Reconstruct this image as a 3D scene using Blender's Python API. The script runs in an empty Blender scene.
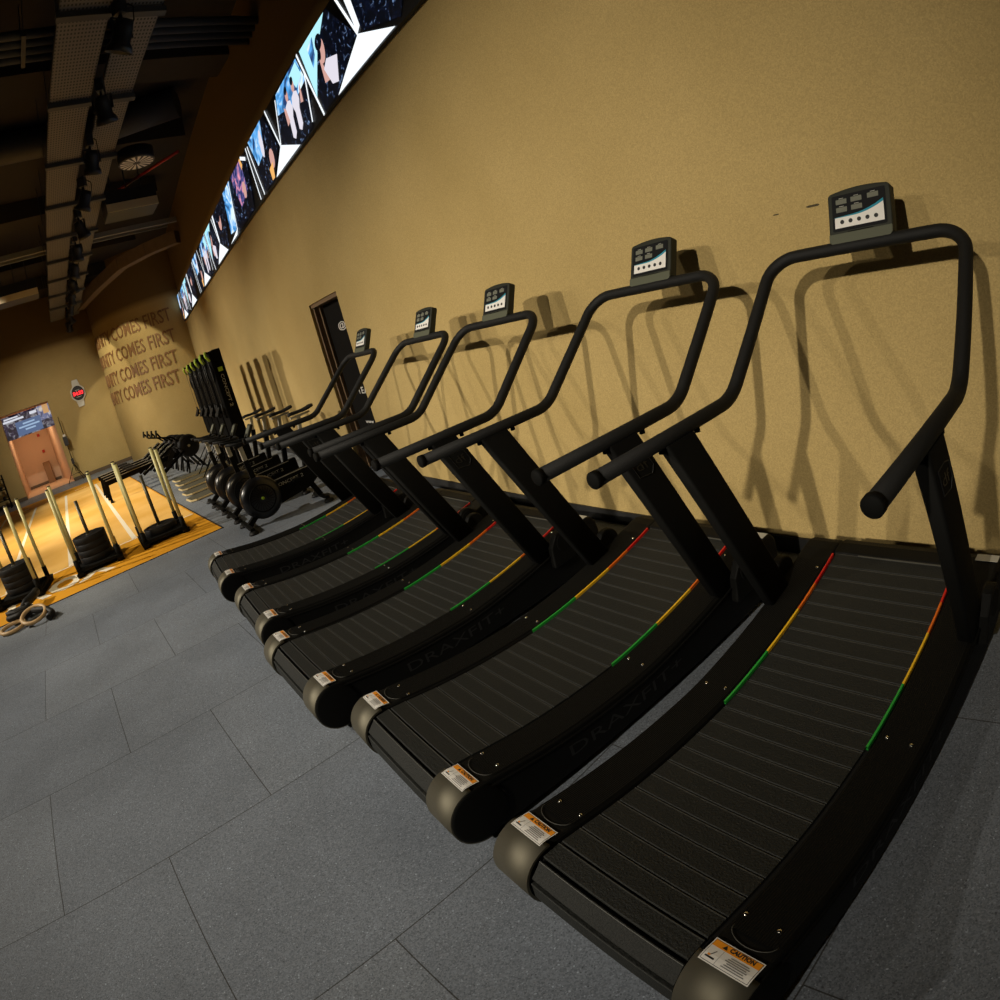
import bpy, bmesh, math, random
import numpy as np
from mathutils import Vector, Matrix
random.seed(7)
S = bpy.context.scene
COL = S.collection
PI = math.pi

# ------------------------------------------------------------------ camera
cd = bpy.data.cameras.new('camera')
cam = bpy.data.objects.new('camera', cd)
COL.objects.link(cam)
S.camera = cam
cd.type = 'PANO'                      # wide lens with barrel curvature, like the photograph's
cd.panorama_type = 'FISHEYE_LENS_POLYNOMIAL'
cd.sensor_width = 36
cd.fisheye_fov = PI
cd.fisheye_polynomial_k0 = 0
cd.fisheye_polynomial_k1 = -0.044908891555745865
cd.fisheye_polynomial_k2 = -5.342729245399393e-06
cd.fisheye_polynomial_k3 = 5.372917201987778e-06
cd.fisheye_polynomial_k4 = -5.2137639531634036e-08
cd.shift_x = -0.0553734
cd.shift_y = -0.1121583
RT = Vector((0.6182315537986596, 0.7405058915375703, -0.2635161674088387))
UP = Vector((0.03518849163102644, 0.30885192474678214, 0.9504589726216178))
FW = Vector((-0.7852079443971693, 0.5968764639172465, -0.16488471996281423))
cm = Matrix((RT, UP, -FW)).transposed().to_4x4()
cm.translation = (0, 0, 1.6269)
cam.matrix_world = cm
cd.clip_end = 200

# ------------------------------------------------------------------ world, exposure, lights
S.view_settings.view_transform = 'Standard'
S.view_settings.look = 'None'
S.view_settings.gamma = 1
S.view_settings.use_curve_mapping = False
S.view_settings.exposure = 0.0
W = bpy.data.worlds.new('world')
S.world = W
W.use_nodes = True
W.node_tree.nodes['Background'].inputs[0].default_value = (0.9, 0.8, 0.65, 1)
W.node_tree.nodes['Background'].inputs[1].default_value = 0.004

FY = 0.1112                            # the tiles and the turf are turned this much against the long wall
def F(x, y, z=0.0):
    c, s = math.cos(FY), math.sin(FY)
    return (c*x - s*y, s*x + c*y, z)

def spot(loc, target, power, size, color, radius=0.06, blend=0.5):
    l = bpy.data.lights.new('spot_lamp', 'SPOT')
    l.energy = power; l.spot_size = math.radians(size); l.spot_blend = blend
    l.color = color; l.shadow_soft_size = radius
    o = bpy.data.objects.new('spot_lamp', l); COL.objects.link(o)
    o.location = loc
    o.rotation_euler = (Vector(target) - Vector(loc)).to_track_quat('-Z', 'Y').to_euler()
    return o
WARM = (1.0, 0.80, 0.50)
NEUT = (1.0, 0.90, 0.74)
spot((0.5, -7.6, 5.6), (-2.6, 2.45, 1.0), 2650, 38, NEUT, 0.10, 1.0)
spot((-3.9, -7.8, 5.6), (-3.8, 1.7, 0.2), 1800, 44, NEUT, 0.10, 1.0)
spot((-9.5, -7.8, 5.6), (-7.7, 1.2, 0.2), 3150, 53, NEUT, 0.10, 1.0)
spot((-14.5, -7.8, 5.6), (-13.2, 0.8, 0.2), 3800, 56, NEUT, 0.10, 1.0)
spot((-19.5, -7.5, 5.6), (-19.0, 0.5, 0.5), 3200, 52, NEUT, 0.10, 0.9)
spot((-14.5, -4.5, 5.8), (-14.5, -1.8, 0), 1300, 80, WARM, 0.10, 0.9)
spot((-3.2, -3.6, 5.4), (-8.9, -0.9, 0.3), 900, 38, WARM, 0.08, 0.9)             # from the near side on the sleds
spot((-6.5, -6.5, 5.5), (-3.4, -1.3, 0), 900, 56, NEUT, 0.10, 1.0)  # added fill for the foreground floor, no fixture known for it
spot(F(-15.0, -1.8, 5.7), F(-25.0, 0.5, 1.2), 1700, 44, NEUT, 0.10, 1.0)      # wash on the far wall
spot((-19.4, -0.35, 5.5), (-21.35, 0.15, 2.5), 300, 66, (1.0, 0.88, 0.62), 0.04, 0.15)    # spots on the rounded wall
spot((-21.6, -1.9, 5.3), (-23.2, -0.55, 2.4), 260, 60, (1.0, 0.88, 0.62), 0.04, 0.15)

# ------------------------------------------------------------------ materials
def nt_mat(name):
    m = bpy.data.materials.new(name); m.use_nodes = True
    nt = m.node_tree
    return m, nt, nt.nodes['Principled BSDF']
def mat(name, col, rough=0.5, metal=0.0, spec=0.5, bump=0.0, bscale=200.0, emis=0.0, var=0.0, coat=0.0):
    m, nt, b = nt_mat(name)
    b.inputs['Base Color'].default_value = (*col, 1)
    b.inputs['Roughness'].default_value = rough
    b.inputs['Metallic'].default_value = metal
    b.inputs['Specular IOR Level'].default_value = spec
    if coat: b.inputs['Coat Weight'].default_value = coat
    if emis:
        b.inputs['Emission Color'].default_value = (*col, 1)
        b.inputs['Emission Strength'].default_value = emis
    if bump or var:
        tc = nt.nodes.new('ShaderNodeTexCoord'); n = nt.nodes.new('ShaderNodeTexNoise')
        n.inputs['Scale'].default_value = bscale; n.inputs['Detail'].default_value = 3
        nt.links.new(tc.outputs['Object'], n.inputs['Vector'])
        if bump:
            bp = nt.nodes.new('ShaderNodeBump'); bp.inputs['Strength'].default_value = bump
            bp.inputs['Distance'].default_value = 0.004
            nt.links.new(n.outputs['Fac'], bp.inputs['Height']); nt.links.new(bp.outputs['Normal'], b.inputs['Normal'])
        if var:
            mx = nt.nodes.new('ShaderNodeMix'); mx.data_type = 'RGBA'
            mx.inputs[6].default_value = (*[c*(1-var) for c in col], 1)
            mx.inputs[7].default_value = (*[min(1, c*(1+var)) for c in col], 1)
            nt.links.new(n.outputs['Fac'], mx.inputs[0]); nt.links.new(mx.outputs[2], b.inputs['Base Color'])
    return m
M = {}
M['black'] = mat('black_plastic', (0.0050, 0.0050, 0.0044), 0.6, spec=0.13, bump=0.25, bscale=900)
M['blacksteel'] = mat('black_powder_steel', (0.0045, 0.0045, 0.004), 0.75, spec=0.10)
M['foam'] = mat('black_grip_foam', (0.006, 0.006, 0.0055), 0.65, spec=0.3, bump=0.3, bscale=700)
M['rubber'] = mat('black_rubber', (0.006, 0.006, 0.006), 0.6, spec=0.3, bump=0.3, bscale=400)
M['cap'] = mat('bronze_grey_end_cap', (0.13, 0.12, 0.09), 0.6, 0.85, bump=0.05, bscale=600)
M['slat'] = mat('belt_slat_rubber', (0.013, 0.014, 0.0125), 0.65, spec=0.3, bump=0.9, bscale=160, var=0.4)
M['slatedge'] = mat('belt_slat_edge', (0.06, 0.06, 0.052), 0.5)
M['green'] = mat('green_strip', (0.02, 0.33, 0.04), 0.4)
M['yellow'] = mat('yellow_strip', (0.85, 0.50, 0.02), 0.4)
M['orange'] = mat('orange_strip', (0.75, 0.15, 0.01), 0.4)
M['red'] = mat('red_strip', (0.60, 0.012, 0.008), 0.4)
M['white'] = mat('white_print', (0.72, 0.70, 0.66), 0.5)
M['labelorange'] = mat('label_orange', (0.85, 0.30, 0.01), 0.45)
M['ink'] = mat('black_ink', (0.012, 0.012, 0.012), 0.6)
M['fineprint'] = mat('fine_print_grey', (0.16, 0.155, 0.15), 0.6)
M['chrome'] = mat('chrome', (0.75, 0.74, 0.70), 0.15, 1.0)
M['greyprint'] = mat('dark_grey_print', (0.010, 0.010, 0.0098), 0.6)
M['conbody'] = mat('console_grey_green', (0.020, 0.022, 0.015), 0.55, spec=0.25)
M['conlip'] = mat('console_lip', (0.085, 0.09, 0.06), 0.6, spec=0.25)
M['conface'] = mat('console_face', (0.006, 0.0065, 0.007), 0.6, spec=0.15)
M['lcd'] = mat('grey_display', (0.15, 0.155, 0.12), 0.6, spec=0.2)
M['teal'] = mat('teal_print', (0.01, 0.22, 0.32), 0.4)
M['silver'] = mat('silver_plate', (0.42, 0.41, 0.35), 0.4, 0.0)
M['pole'] = mat('yellow_green_pole', (0.56, 0.53, 0.25), 0.5, 0.0)
M['darkpole'] = mat('dark_olive_steel', (0.06, 0.055, 0.035), 0.4, 0.4)
M['plate'] = mat('black_rubber_plate', (0.006, 0.006, 0.007), 0.6, spec=0.25)
M['gloss'] = mat('gloss_black_plastic', (0.006, 0.006, 0.007), 0.30)
M['matte'] = mat('matte_black_sheet', (0.005, 0.005, 0.005), 0.95, spec=0.03)
M['lime'] = mat('lime_print', (0.35, 0.55, 0.02), 0.5)
M['ply'] = mat('plywood_edge', (0.62, 0.50, 0.27), 0.55)
M['dullgreen'] = mat('dark_grip_sheet', (0.065, 0.062, 0.040), 0.7)
M['wood'] = mat('pale_wood', (0.55, 0.38, 0.20), 0.5, bump=0.2, bscale=60)
M['rust'] = mat('rust_brown_metal', (0.24, 0.125, 0.050), 0.5, 0.1, var=0.3, bscale=12)
M['redled'] = mat('red_led', (1.0, 0.02, 0.03), 0.5, emis=2.0)
M['watchcase'] = mat('watch_case_grey', (0.60, 0.58, 0.50), 0.45, 0.0)
M['frame'] = mat('dark_door_frame', (0.05, 0.03, 0.015), 0.5)
M['doorleaf'] = mat('black_door_leaf', (0.006, 0.0055, 0.005), 0.85, spec=0.1)
M['base'] = mat('brown_baseboard', (0.10, 0.065, 0.035), 0.6)
M['jamb'] = mat('brown_jamb', (0.16, 0.10, 0.05), 0.6)
M['tan'] = mat('salmon_plaster', (0.60, 0.41, 0.27), 0.8)
M['box'] = mat('brown_cardboard', (0.20, 0.11, 0.05), 0.8)
M['firered'] = mat('fire_alarm_red', (0.45, 0.02, 0.01), 0.4)
M['tray'] = None
M['steel'] = mat('galvanised_steel', (0.05, 0.05, 0.055), 0.6, 0.1)
M['duct'] = mat('painted_duct', (0.03, 0.03, 0.032), 0.6)
M['acfront'] = mat('cream_air_unit', (0.50, 0.42, 0.26), 0.5)
M['lampcase'] = mat('black_lamp_case', (0.010, 0.010, 0.012), 0.45)
M['lampglow'] = mat('warm_lamp_glow', (1.0, 0.72, 0.32), 0.5, emis=0.5)
M['concrete'] = mat('dark_brown_concrete', (0.024, 0.018, 0.013), 0.9, bump=0.5, bscale=8, var=0.25)
M['beam'] = mat('pinkish_concrete_beam', (0.16, 0.11, 0.075), 0.9, bump=0.5, bscale=6, var=0.25)

def wall_mat():
    m, nt, b = nt_mat('tan_textured_plaster')
    tc = nt.nodes.new('ShaderNodeTexCoord')
    n1 = nt.nodes.new('ShaderNodeTexNoise'); n1.inputs['Scale'].default_value = 95; n1.inputs['Detail'].default_value = 4
    n2 = nt.nodes.new('ShaderNodeTexNoise'); n2.inputs['Scale'].default_value = 1.1; n2.inputs['Detail'].default_value = 5
    for n in (n1, n2): nt.links.new(tc.outputs['Object'], n.inputs['Vector'])
    r = nt.nodes.new('ShaderNodeValToRGB')
    r.color_ramp.elements[0].position = 0.3; r.color_ramp.elements[0].color = (0.415, 0.300, 0.115, 1)
    r.color_ramp.elements[1].position = 0.75; r.color_ramp.elements[1].color = (0.480, 0.352, 0.145, 1)
    nt.links.new(n2.outputs['Fac'], r.inputs['Fac'])
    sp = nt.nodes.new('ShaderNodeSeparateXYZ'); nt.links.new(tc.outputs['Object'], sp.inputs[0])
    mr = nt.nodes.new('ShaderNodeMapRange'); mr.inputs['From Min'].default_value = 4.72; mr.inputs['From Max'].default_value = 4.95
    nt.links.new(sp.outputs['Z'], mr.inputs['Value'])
    mx = nt.nodes.new('ShaderNodeMix'); mx.data_type = 'RGBA'; mx.inputs[7].default_value = (0.16, 0.10, 0.035, 1)   # blends to a darker brown above the screen
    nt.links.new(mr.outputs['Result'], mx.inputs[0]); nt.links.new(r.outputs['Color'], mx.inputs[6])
    vo = nt.nodes.new('ShaderNodeTexVoronoi'); vo.inputs['Scale'].default_value = 170; nt.links.new(tc.outputs['Object'], vo.inputs['Vector'])
    gr = nt.nodes.new('ShaderNodeValToRGB'); gr.color_ramp.elements[0].color = (0.80, 0.80, 0.80, 1); gr.color_ramp.elements[1].color = (1.14, 1.14, 1.14, 1)
    nt.links.new(vo.outputs['Color'], gr.inputs['Fac'])
    m2 = nt.nodes.new('ShaderNodeMix'); m2.data_type = 'RGBA'; m2.blend_type = 'MULTIPLY'; m2.inputs[0].default_value = 1
    nt.links.new(mx.outputs[2], m2.inputs[6]); nt.links.new(gr.outputs['Color'], m2.inputs[7])
    nt.links.new(m2.outputs[2], b.inputs['Base Color'])
    bp = nt.nodes.new('ShaderNodeBump'); bp.inputs['Strength'].default_value = 0.55; bp.inputs['Distance'].default_value = 0.004
    nt.links.new(n1.outputs['Fac'], bp.inputs['Height']); nt.links.new(bp.outputs['Normal'], b.inputs['Normal'])
    b.inputs['Roughness'].default_value = 0.85
    b.inputs['Specular IOR Level'].default_value = 0.25
    return m
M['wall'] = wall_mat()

def floor_mat():
    m, nt, b = nt_mat('grey_rubber_tiles')
    tc = nt.nodes.new('ShaderNodeTexCoord')
    mp = nt.nodes.new('ShaderNodeMapping')
    nt.links.new(tc.outputs['Object'], mp.inputs['Vector'])
    sep = nt.nodes.new('ShaderNodeSeparateXYZ'); com = nt.nodes.new('ShaderNodeCombineXYZ')
    nt.links.new(mp.outputs['Vector'], sep.inputs[0])
    # rows run across: brick u = y, v = x
    ay = nt.nodes.new('ShaderNodeMath'); ay.operation = 'ADD'; ay.inputs[1].default_value = 20*1.01 + 0.90 - 0.01
    ax = nt.nodes.new('ShaderNodeMath'); ax.operation = 'ADD'; ax.inputs[1].default_value = 40*1.01 + 2.41
    nt.links.new(sep.outputs['Y'], ay.inputs[0]); nt.links.new(sep.outputs['X'], ax.inputs[0])
    nt.links.new(ay.outputs[0], com.inputs['X']); nt.links.new(ax.outputs[0], com.inputs['Y'])
    br = nt.nodes.new('ShaderNodeTexBrick')
    br.offset = 0.5; br.offset_frequency = 2
    br.inputs['Scale'].default_value = 1.0
    br.inputs['Brick Width'].default_value = 1.01; br.inputs['Row Height'].default_value = 1.01
    br.inputs['Mortar Size'].default_value = 0.0022; br.inputs['Mortar Smooth'].default_value = 0.0
    br.inputs['Bias'].default_value = 0.0
    br.inputs['Color1'].default_value = (0.174, 0.198, 0.236, 1)
    br.inputs['Color2'].default_value = (0.196, 0.221, 0.258, 1)
    br.inputs['Mortar'].default_value = (0.055, 0.055, 0.055, 1)
    nt.links.new(com.outputs[0], br.inputs['Vector'])
    n1 = nt.nodes.new('ShaderNodeTexVoronoi'); n1.inputs['Scale'].default_value = 240
    n2 = nt.nodes.new('ShaderNodeTexNoise'); n2.inputs['Scale'].default_value = 1.6; n2.inputs['Detail'].default_value = 6
    for n in (n1, n2): nt.links.new(tc.outputs['Object'], n.inputs['Vector'])
    r1 = nt.nodes.new('ShaderNodeValToRGB')
    e = r1.color_ramp.elements
    e[0].position = 0.0; e[0].color = (0.35, 0.35, 0.35, 1)
    e[1].position = 1.0; e[1].color = (2.6, 2.6, 2.6, 1)
    for p_, c_ in ((0.15, 0.62), (0.5, 0.92), (0.86, 1.15), (0.94, 1.7)):
        k = e.new(p_); k.color = (c_, c_, c_, 1)
    nt.links.new(n1.outputs['Color'], r1.inputs['Fac'])
    r2 = nt.nodes.new('ShaderNodeValToRGB')
    r2.color_ramp.elements[0].position = 0.3; r2.color_ramp.elements[0].color = (0.86, 0.86, 0.86, 1)
    r2.color_ramp.elements[1].position = 0.7; r2.color_ramp.elements[1].color = (1.12, 1.12, 1.12, 1)
    nt.links.new(n2.outputs['Fac'], r2.inputs['Fac'])
    cur = br.outputs['Color']
    for r in (r1, r2):
        mx = nt.nodes.new('ShaderNodeMix'); mx.data_type = 'RGBA'; mx.blend_type = 'MULTIPLY'; mx.inputs[0].default_value = 1
        nt.links.new(cur, mx.inputs[6]); nt.links.new(r.outputs['Color'], mx.inputs[7]); cur = mx.outputs[2]
    nt.links.new(cur, b.inputs['Base Color'])
    bp = nt.nodes.new('ShaderNodeBump'); bp.inputs['Strength'].default_value = 0.05; bp.inputs['Distance'].default_value = 0.001
    nt.links.new(n1.outputs['Distance'], bp.inputs['Height']); nt.links.new(bp.outputs['Normal'], b.inputs['Normal'])
    b.inputs['Roughness'].default_value = 0.75
    b.inputs['Specular IOR Level'].default_value = 0.3
    return m
M['floor'] = floor_mat()

def turf_mat(name, c1, c2):
    m, nt, b = nt_mat(name)
    tc = nt.nodes.new('ShaderNodeTexCoord')
    n1 = nt.nodes.new('ShaderNodeTexNoise'); n1.inputs['Scale'].default_value = 150
    n2 = nt.nodes.new('ShaderNodeTexNoise'); n2.inputs['Scale'].default_value = 0.9
    for n in (n1, n2): nt.links.new(tc.outputs['Object'], n.inputs['Vector'])
    r = nt.nodes.new('ShaderNodeValToRGB')
    r.color_ramp.elements[0].position = 0.35; r.color_ramp.elements[0].color = (*c1, 1)
    r.color_ramp.elements[1].position = 0.65; r.color_ramp.elements[1].color = (*c2, 1)
    nt.links.new(n2.outputs['Fac'], r.inputs['Fac']); nt.links.new(r.outputs['Color'], b.inputs['Base Color'])
    bp = nt.nodes.new('ShaderNodeBump'); bp.inputs['Strength'].default_value = 0.6; bp.inputs['Distance'].default_value = 0.004
    nt.links.new(n1.outputs['Fac'], bp.inputs['Height']); nt.links.new(bp.outputs['Normal'], b.inputs['Normal'])
    b.inputs['Roughness'].default_value = 0.85; b.inputs['Specular IOR Level'].default_value = 0.15
    return m
M['turfedge'] = turf_mat('deep_orange_turf', (0.62, 0.28, 0.015), (0.70, 0.33, 0.02))
M['turflane'] = turf_mat('light_orange_turf', (0.74, 0.42, 0.09), (0.86, 0.53, 0.16))
M['turfwhite'] = mat('turf_white_line', (0.85, 0.78, 0.62), 0.8)

def tray_mat():
    m, nt, b = nt_mat('perforated_tray_metal')
    tc = nt.nodes.new('ShaderNodeTexCoord'); sp = nt.nodes.new('ShaderNodeSeparateXYZ')
    nt.links.new(tc.outputs['Object'], sp.inputs[0])
    outs = []
    for ax, per in (('X', 0.075), ('Y', 0.038)):
        a = nt.nodes.new('ShaderNodeMath'); a.operation = 'MULTIPLY'; a.inputs[1].default_value = 1/per
        fr = nt.nodes.new('ShaderNodeMath'); fr.operation = 'FRACT'
        g = nt.nodes.new('ShaderNodeMath'); g.operation = 'LESS_THAN'; g.inputs[1].default_value = 0.5
        nt.links.new(sp.outputs[ax], a.inputs[0]); nt.links.new(a.outputs[0], fr.inputs[0]); nt.links.new(fr.outputs[0], g.inputs[0])
        outs.append(g)
    mu = nt.nodes.new('ShaderNodeMath'); mu.operation = 'MULTIPLY'
    nt.links.new(outs[0].outputs[0], mu.inputs[0]); nt.links.new(outs[1].outputs[0], mu.inputs[1])
    mx = nt.nodes.new('ShaderNodeMix'); mx.data_type = 'RGBA'
    mx.inputs[6].default_value = (0.13, 0.12, 0.118, 1); mx.inputs[7].default_value = (0.01, 0.009, 0.008, 1)
    nt.links.new(mu.outputs[0], mx.inputs[0]); nt.links.new(mx.outputs[2], b.inputs['Base Color'])
    b.inputs['Roughness'].default_value = 0.6
    return m
M['tray'] = tray_mat()
_em = {}
def emat(col, strength=1.0):
    key = (tuple(col), strength)
    if key not in _em:
        m, nt, b = nt_mat('screen_colour')
        b.inputs['Base Color'].default_value = (0.004, 0.004, 0.004, 1)
        b.inputs['Emission Color'].default_value = (*col, 1)
        b.inputs['Emission Strength'].default_value = strength
        b.inputs['Roughness'].default_value = 0.6
        _em[key] = m
    return _em[key]
def screen_mat(name, c0, c1, c2, scale, strength=1.0, sh=0.0):
    m, nt, b = nt_mat(name)
    b.inputs['Base Color'].default_value = (0.004, 0.004, 0.004, 1)
    tc = nt.nodes.new('ShaderNodeTexCoord'); n = nt.nodes.new('ShaderNodeTexNoise')
    n.inputs['Scale'].default_value = scale; n.inputs['Detail'].default_value = 4; n.inputs['Distortion'].default_value = 1.0
    nt.links.new(tc.outputs['Object'], n.inputs['Vector'])
    r = nt.nodes.new('ShaderNodeValToRGB'); e = r.color_ramp.elements
    e[0].position = 0.38+sh; e[0].color = (*c0, 1); e[1].position = 0.66+sh; e[1].color = (*c2, 1)
    k = e.new(0.52+sh); k.color = (*c1, 1)
    nt.links.new(n.outputs['Fac'], r.inputs['Fac']); nt.links.new(r.outputs['Color'], b.inputs['Emission Color'])
    b.inputs['Emission Strength'].default_value = strength
    return m

# ------------------------------------------------------------------ mesh helpers
class MB:
    def __init__(s): s.v = []; s.f = []; s.m = []; s.sm = []
    def add(s, vs, fs, mi=0, smooth=False):
        o = len(s.v); s.v += [tuple(v) for v in vs]
        for f in fs: s.f.append([i+o for i in f]); s.m.append(mi); s.sm.append(smooth)
        return s
    def box(s, x0, x1, y0, y1, z0, z1, mi=0, T=None):
        vs = [(x, y, z) for z in (z0, z1) for y in (y0, y1) for x in (x0, x1)]
        if T is not None: vs = [tuple(T @ Vector(v)) for v in vs]
        return s.add(vs, [(0,2,3,1), (4,5,7,6), (0,1,5,4), (2,6,7,3), (0,4,6,2), (1,3,7,5)], mi)
    def bar(s, p0, p1, w, h, mi=0, up=(0,0,1)):
        p0 = Vector(p0); p1 = Vector(p1); d = (p1-p0).normalized(); up = Vector(up)
        if abs(d.dot(up)) > 0.98: up = Vector((1,0,0))
        r = d.cross(up).normalized(); u = r.cross(d)
        vs = []
        for p in (p0, p1):
            for a, b in ((-1,-1), (1,-1), (1,1), (-1,1)): vs.append(p + r*(a*w/2) + u*(b*h/2))
        return s.add(vs, [(0,1,2,3), (7,6,5,4), (0,4,5,1), (1,5,6,2), (2,6,7,3), (3,7,4,0)], mi)
    def tube(s, pts, r, n=12, mi=0, closed=False, caps=True):
        pts = [Vector(p) for p in pts]; N = len(pts)
        rs = r if isinstance(r, (list, tuple)) else [r]*N
        tang = []
        for i in range(N):
            a = pts[(i-1) % N] if (closed or i > 0) else pts[i]
            b = pts[(i+1) % N] if (closed or i < N-1) else pts[i]
            tang.append((b-a).normalized())
        t0 = tang[0]; ref = Vector((0,0,1)) if abs(t0.z) < 0.9 else Vector((1,0,0))
        u = t0.cross(ref).normalized(); vs = []
        for i in range(N):
            t = tang[i]; u = (u - t*u.dot(t)).normalized(); w = t.cross(u)
            for k in range(n):
                a = 2*PI*k/n; vs.append(pts[i] + (u*math.cos(a) + w*math.sin(a))*rs[i])
        fs = []
        for i in range(N if closed else N-1):
            j = (i+1) % N
            for k in range(n):
                k2 = (k+1) % n; fs.append((i*n+k, i*n+k2, j*n+k2, j*n+k))
        s.add(vs, fs, mi, True)
        if caps and not closed:
            s.add(vs[:n], [tuple(range(n))[::-1]], mi); s.add(vs[-n:], [tuple(range(n))], mi)
        return s
    def cyl(s, p0, p1, r, n=20, mi=0, r2=None):
        return s.tube([p0, p1], [r, r if r2 is None else r2], n, mi)
    def lathe(s, prof, c, axis='z', n=32, mi=0, smooth=True):
        # prof: (radius, height) along axis
        vs = []; c = Vector(c)
        for (r, h) in prof:
            for k in range(n):
                a = 2*PI*k/n; x, y = r*math.cos(a), r*math.sin(a)
                v = {'z': (x, y, h), 'x': (h, x, y), 'y': (x, h, -y) if False else (y, h, x)}[axis]
                vs.append(c + Vector(v))
        fs = []
        for i in range(len(prof)-1):
            for k in range(n):
                k2 = (k+1) % n; fs.append((i*n+k, i*n+k2, (i+1)*n+k2, (i+1)*n+k))
        fs2 = []
        if prof[0][0] > 1e-6: fs2.append(tuple(range(n))[::-1])
        if prof[-1][0] > 1e-6: fs2.append(tuple(range((len(prof)-1)*n, len(prof)*n)))
        s.add(vs, fs, mi, smooth)
        if fs2: s.add(vs, fs2, mi)
        return s
    def prism_x(s, poly, x0, x1, mi=0, smooth=False):
        n = len(poly)
        vs = [(x0, y, z) for y, z in poly] + [(x1, y, z) for y, z in poly]
        s.add(vs, [tuple(range(n)), tuple(range(n, 2*n))[::-1]], mi)
        s.add(vs, [(i, i+n, (i+1) % n + n, (i+1) % n) for i in range(n)], mi, smooth)
        return s
    def prism_z(s, poly, z0, z1, mi=0, smooth=False):
        n = len(poly)
        vs = [(x, y, z0) for x, y in poly] + [(x, y, z1) for x, y in poly]
        s.add(vs, [tuple(range(n))[::-1], tuple(range(n, 2*n))], mi)
        s.add(vs, [(i, (i+1) % n, (i+1) % n + n, i+n) for i in range(n)], mi, smooth)
        return s
    def prism_T(s, poly, d0, d1, T, mi=0, smooth=False):
        n = len(poly)
        vs = [T @ Vector((x, y, d0)) for x, y in poly] + [T @ Vector((x, y, d1)) for x, y in poly]
        s.add(vs, [tuple(range(n))[::-1], tuple(range(n, 2*n))], mi)
        s.add(vs, [(i, (i+1) % n, (i+1) % n + n, i+n) for i in range(n)], mi, smooth)
        return s
    def strip(s, fn, a0, a1, w0, w1, n, mi=0, smooth=True):
        # fn(a) -> (y,z); ribbon across x from w0 to w1
        vs = []
        for i in range(n+1):
            y, z = fn(a0 + (a1-a0)*i/n); vs += [(w0, y, z), (w1, y, z)]
        return s.add(vs, [(2*i, 2*i+1, 2*i+3, 2*i+2) for i in range(n)], mi, smooth)
    def build(s, name, mats, parent=None, bevel=0, seg=2, loc=None, rot=None, recalc=True):
        me = bpy.data.meshes.new(name)
        me.from_pydata(s.v, [], s.f)
        for mm in (mats if isinstance(mats, (list, tuple)) else [mats]): me.materials.append(mm)
        for p, mi, sm in zip(me.polygons, s.m, s.sm): p.material_index = mi; p.use_smooth = sm
        if recalc:
            bm = bmesh.new(); bm.from_mesh(me)
            bmesh.ops.remove_doubles(bm, verts=bm.verts, dist=1e-5)
            bmesh.ops.recalc_face_normals(bm, faces=bm.faces)
            bm.to_mesh(me); bm.free()
        me.update()
        o = bpy.data.objects.new(name, me); COL.objects.link(o)
        if loc is not None: o.location = loc
        if rot is not None: o.rotation_euler = rot
        if parent is not None: o.parent = parent
        if bevel:
            b = o.modifiers.new('bevel', 'BEVEL'); b.width = bevel; b.segments = seg; b.limit_method = 'ANGLE'; b.angle_limit = math.radians(40)
        return o

def thing(name, label, cat, loc=(0,0,0), rz=0.0, group=None):
    o = bpy.data.objects.new(name, None); COL.objects.link(o)
    o.location = loc; o.rotation_euler = (0, 0, rz); o.empty_display_size = 0.1
    return tag(o, label, cat, group)
def tag(o, label, cat, group=None):
    o['label'] = label; o['category'] = cat
    if group: o['group'] = group
    return o
def struct(o): o['kind'] = 'structure'; return o
def copy_tree(o, parent=None):
    c = o.copy(); COL.objects.link(c)
    if parent is not None: c.parent = parent
    for ch in list(o.children): copy_tree(ch, c)
    return c
def fillet(P, R, n=8):
    P = [Vector(p) for p in P]; out = [P[0]]
    for i in range(1, len(P)-1):
        a = (P[i-1]-P[i]).normalized(); b = (P[i+1]-P[i]).normalized()
        ang = math.acos(max(-1, min(1, a.dot(b)))); r = R[i-1] if isinstance(R, (list, tuple)) else R
        d = r/math.tan(ang/2); d = min(d, 0.48*(P[i-1]-P[i]).length, 0.48*(P[i+1]-P[i]).length)
        rr = d*math.tan(ang/2); cdir = (a+b).normalized(); c = P[i] + cdir*(rr/math.sin(ang/2))
        s0 = P[i]+a*d - c; s1 = P[i]+b*d - c
        om = math.acos(max(-1, min(1, s0.dot(s1)/(s0.length*s1.length))))
        for k in range(n+1):
            t = k/n; out.append(c + (s0*math.sin((1-t)*om) + s1*math.sin(t*om))/math.sin(om))
    out.append(P[-1]); return out
def rrect(w, h, r, n=4, x0=0, y0=0):
    pts = []
    for cx, cy, a0 in ((w/2-r, h/2-r, 0), (-w/2+r, h/2-r, PI/2), (-w/2+r, -h/2+r, PI), (w/2-r, -h/2+r, 1.5*PI)):
        for k in range(n+1):
            a = a0 + PI/2*k/n; pts.append((x0+cx+r*math.cos(a), y0+cy+r*math.sin(a)))
    return pts
_txt = {}
def text_geo(body, res=2, bold=0.0):
    """verts (x, y) and faces of a word, cap height 1, left aligned at 0"""
    key = (body, res, bold)
    if key in _txt: return _txt[key]
    cu = bpy.data.curves.new('t', 'FONT'); cu.body = body; cu.resolution_u = res; cu.offset = bold
    ob = bpy.data.objects.new('t', cu); COL.objects.link(ob)
    dg = bpy.context.evaluated_depsgraph_get(); dg.update()
    me = bpy.data.meshes.new_from_object(ob.evaluated_get(dg))
    vs = [(v.co.x, v.co.y) for v in me.vertices]; fs = [tuple(p.vertices) for p in me.polygons]
    bpy.data.objects.remove(ob); bpy.data.curves.remove(cu); bpy.data.meshes.remove(me)
    x0 = min(v[0] for v in vs); h = 0.729 if not body.islower() else 0.729
    vs = [((x-x0)/h, y/h) for x, y in vs]
    _txt[key] = (vs, fs, max(v[0] for v in vs)); return _txt[key]
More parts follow.
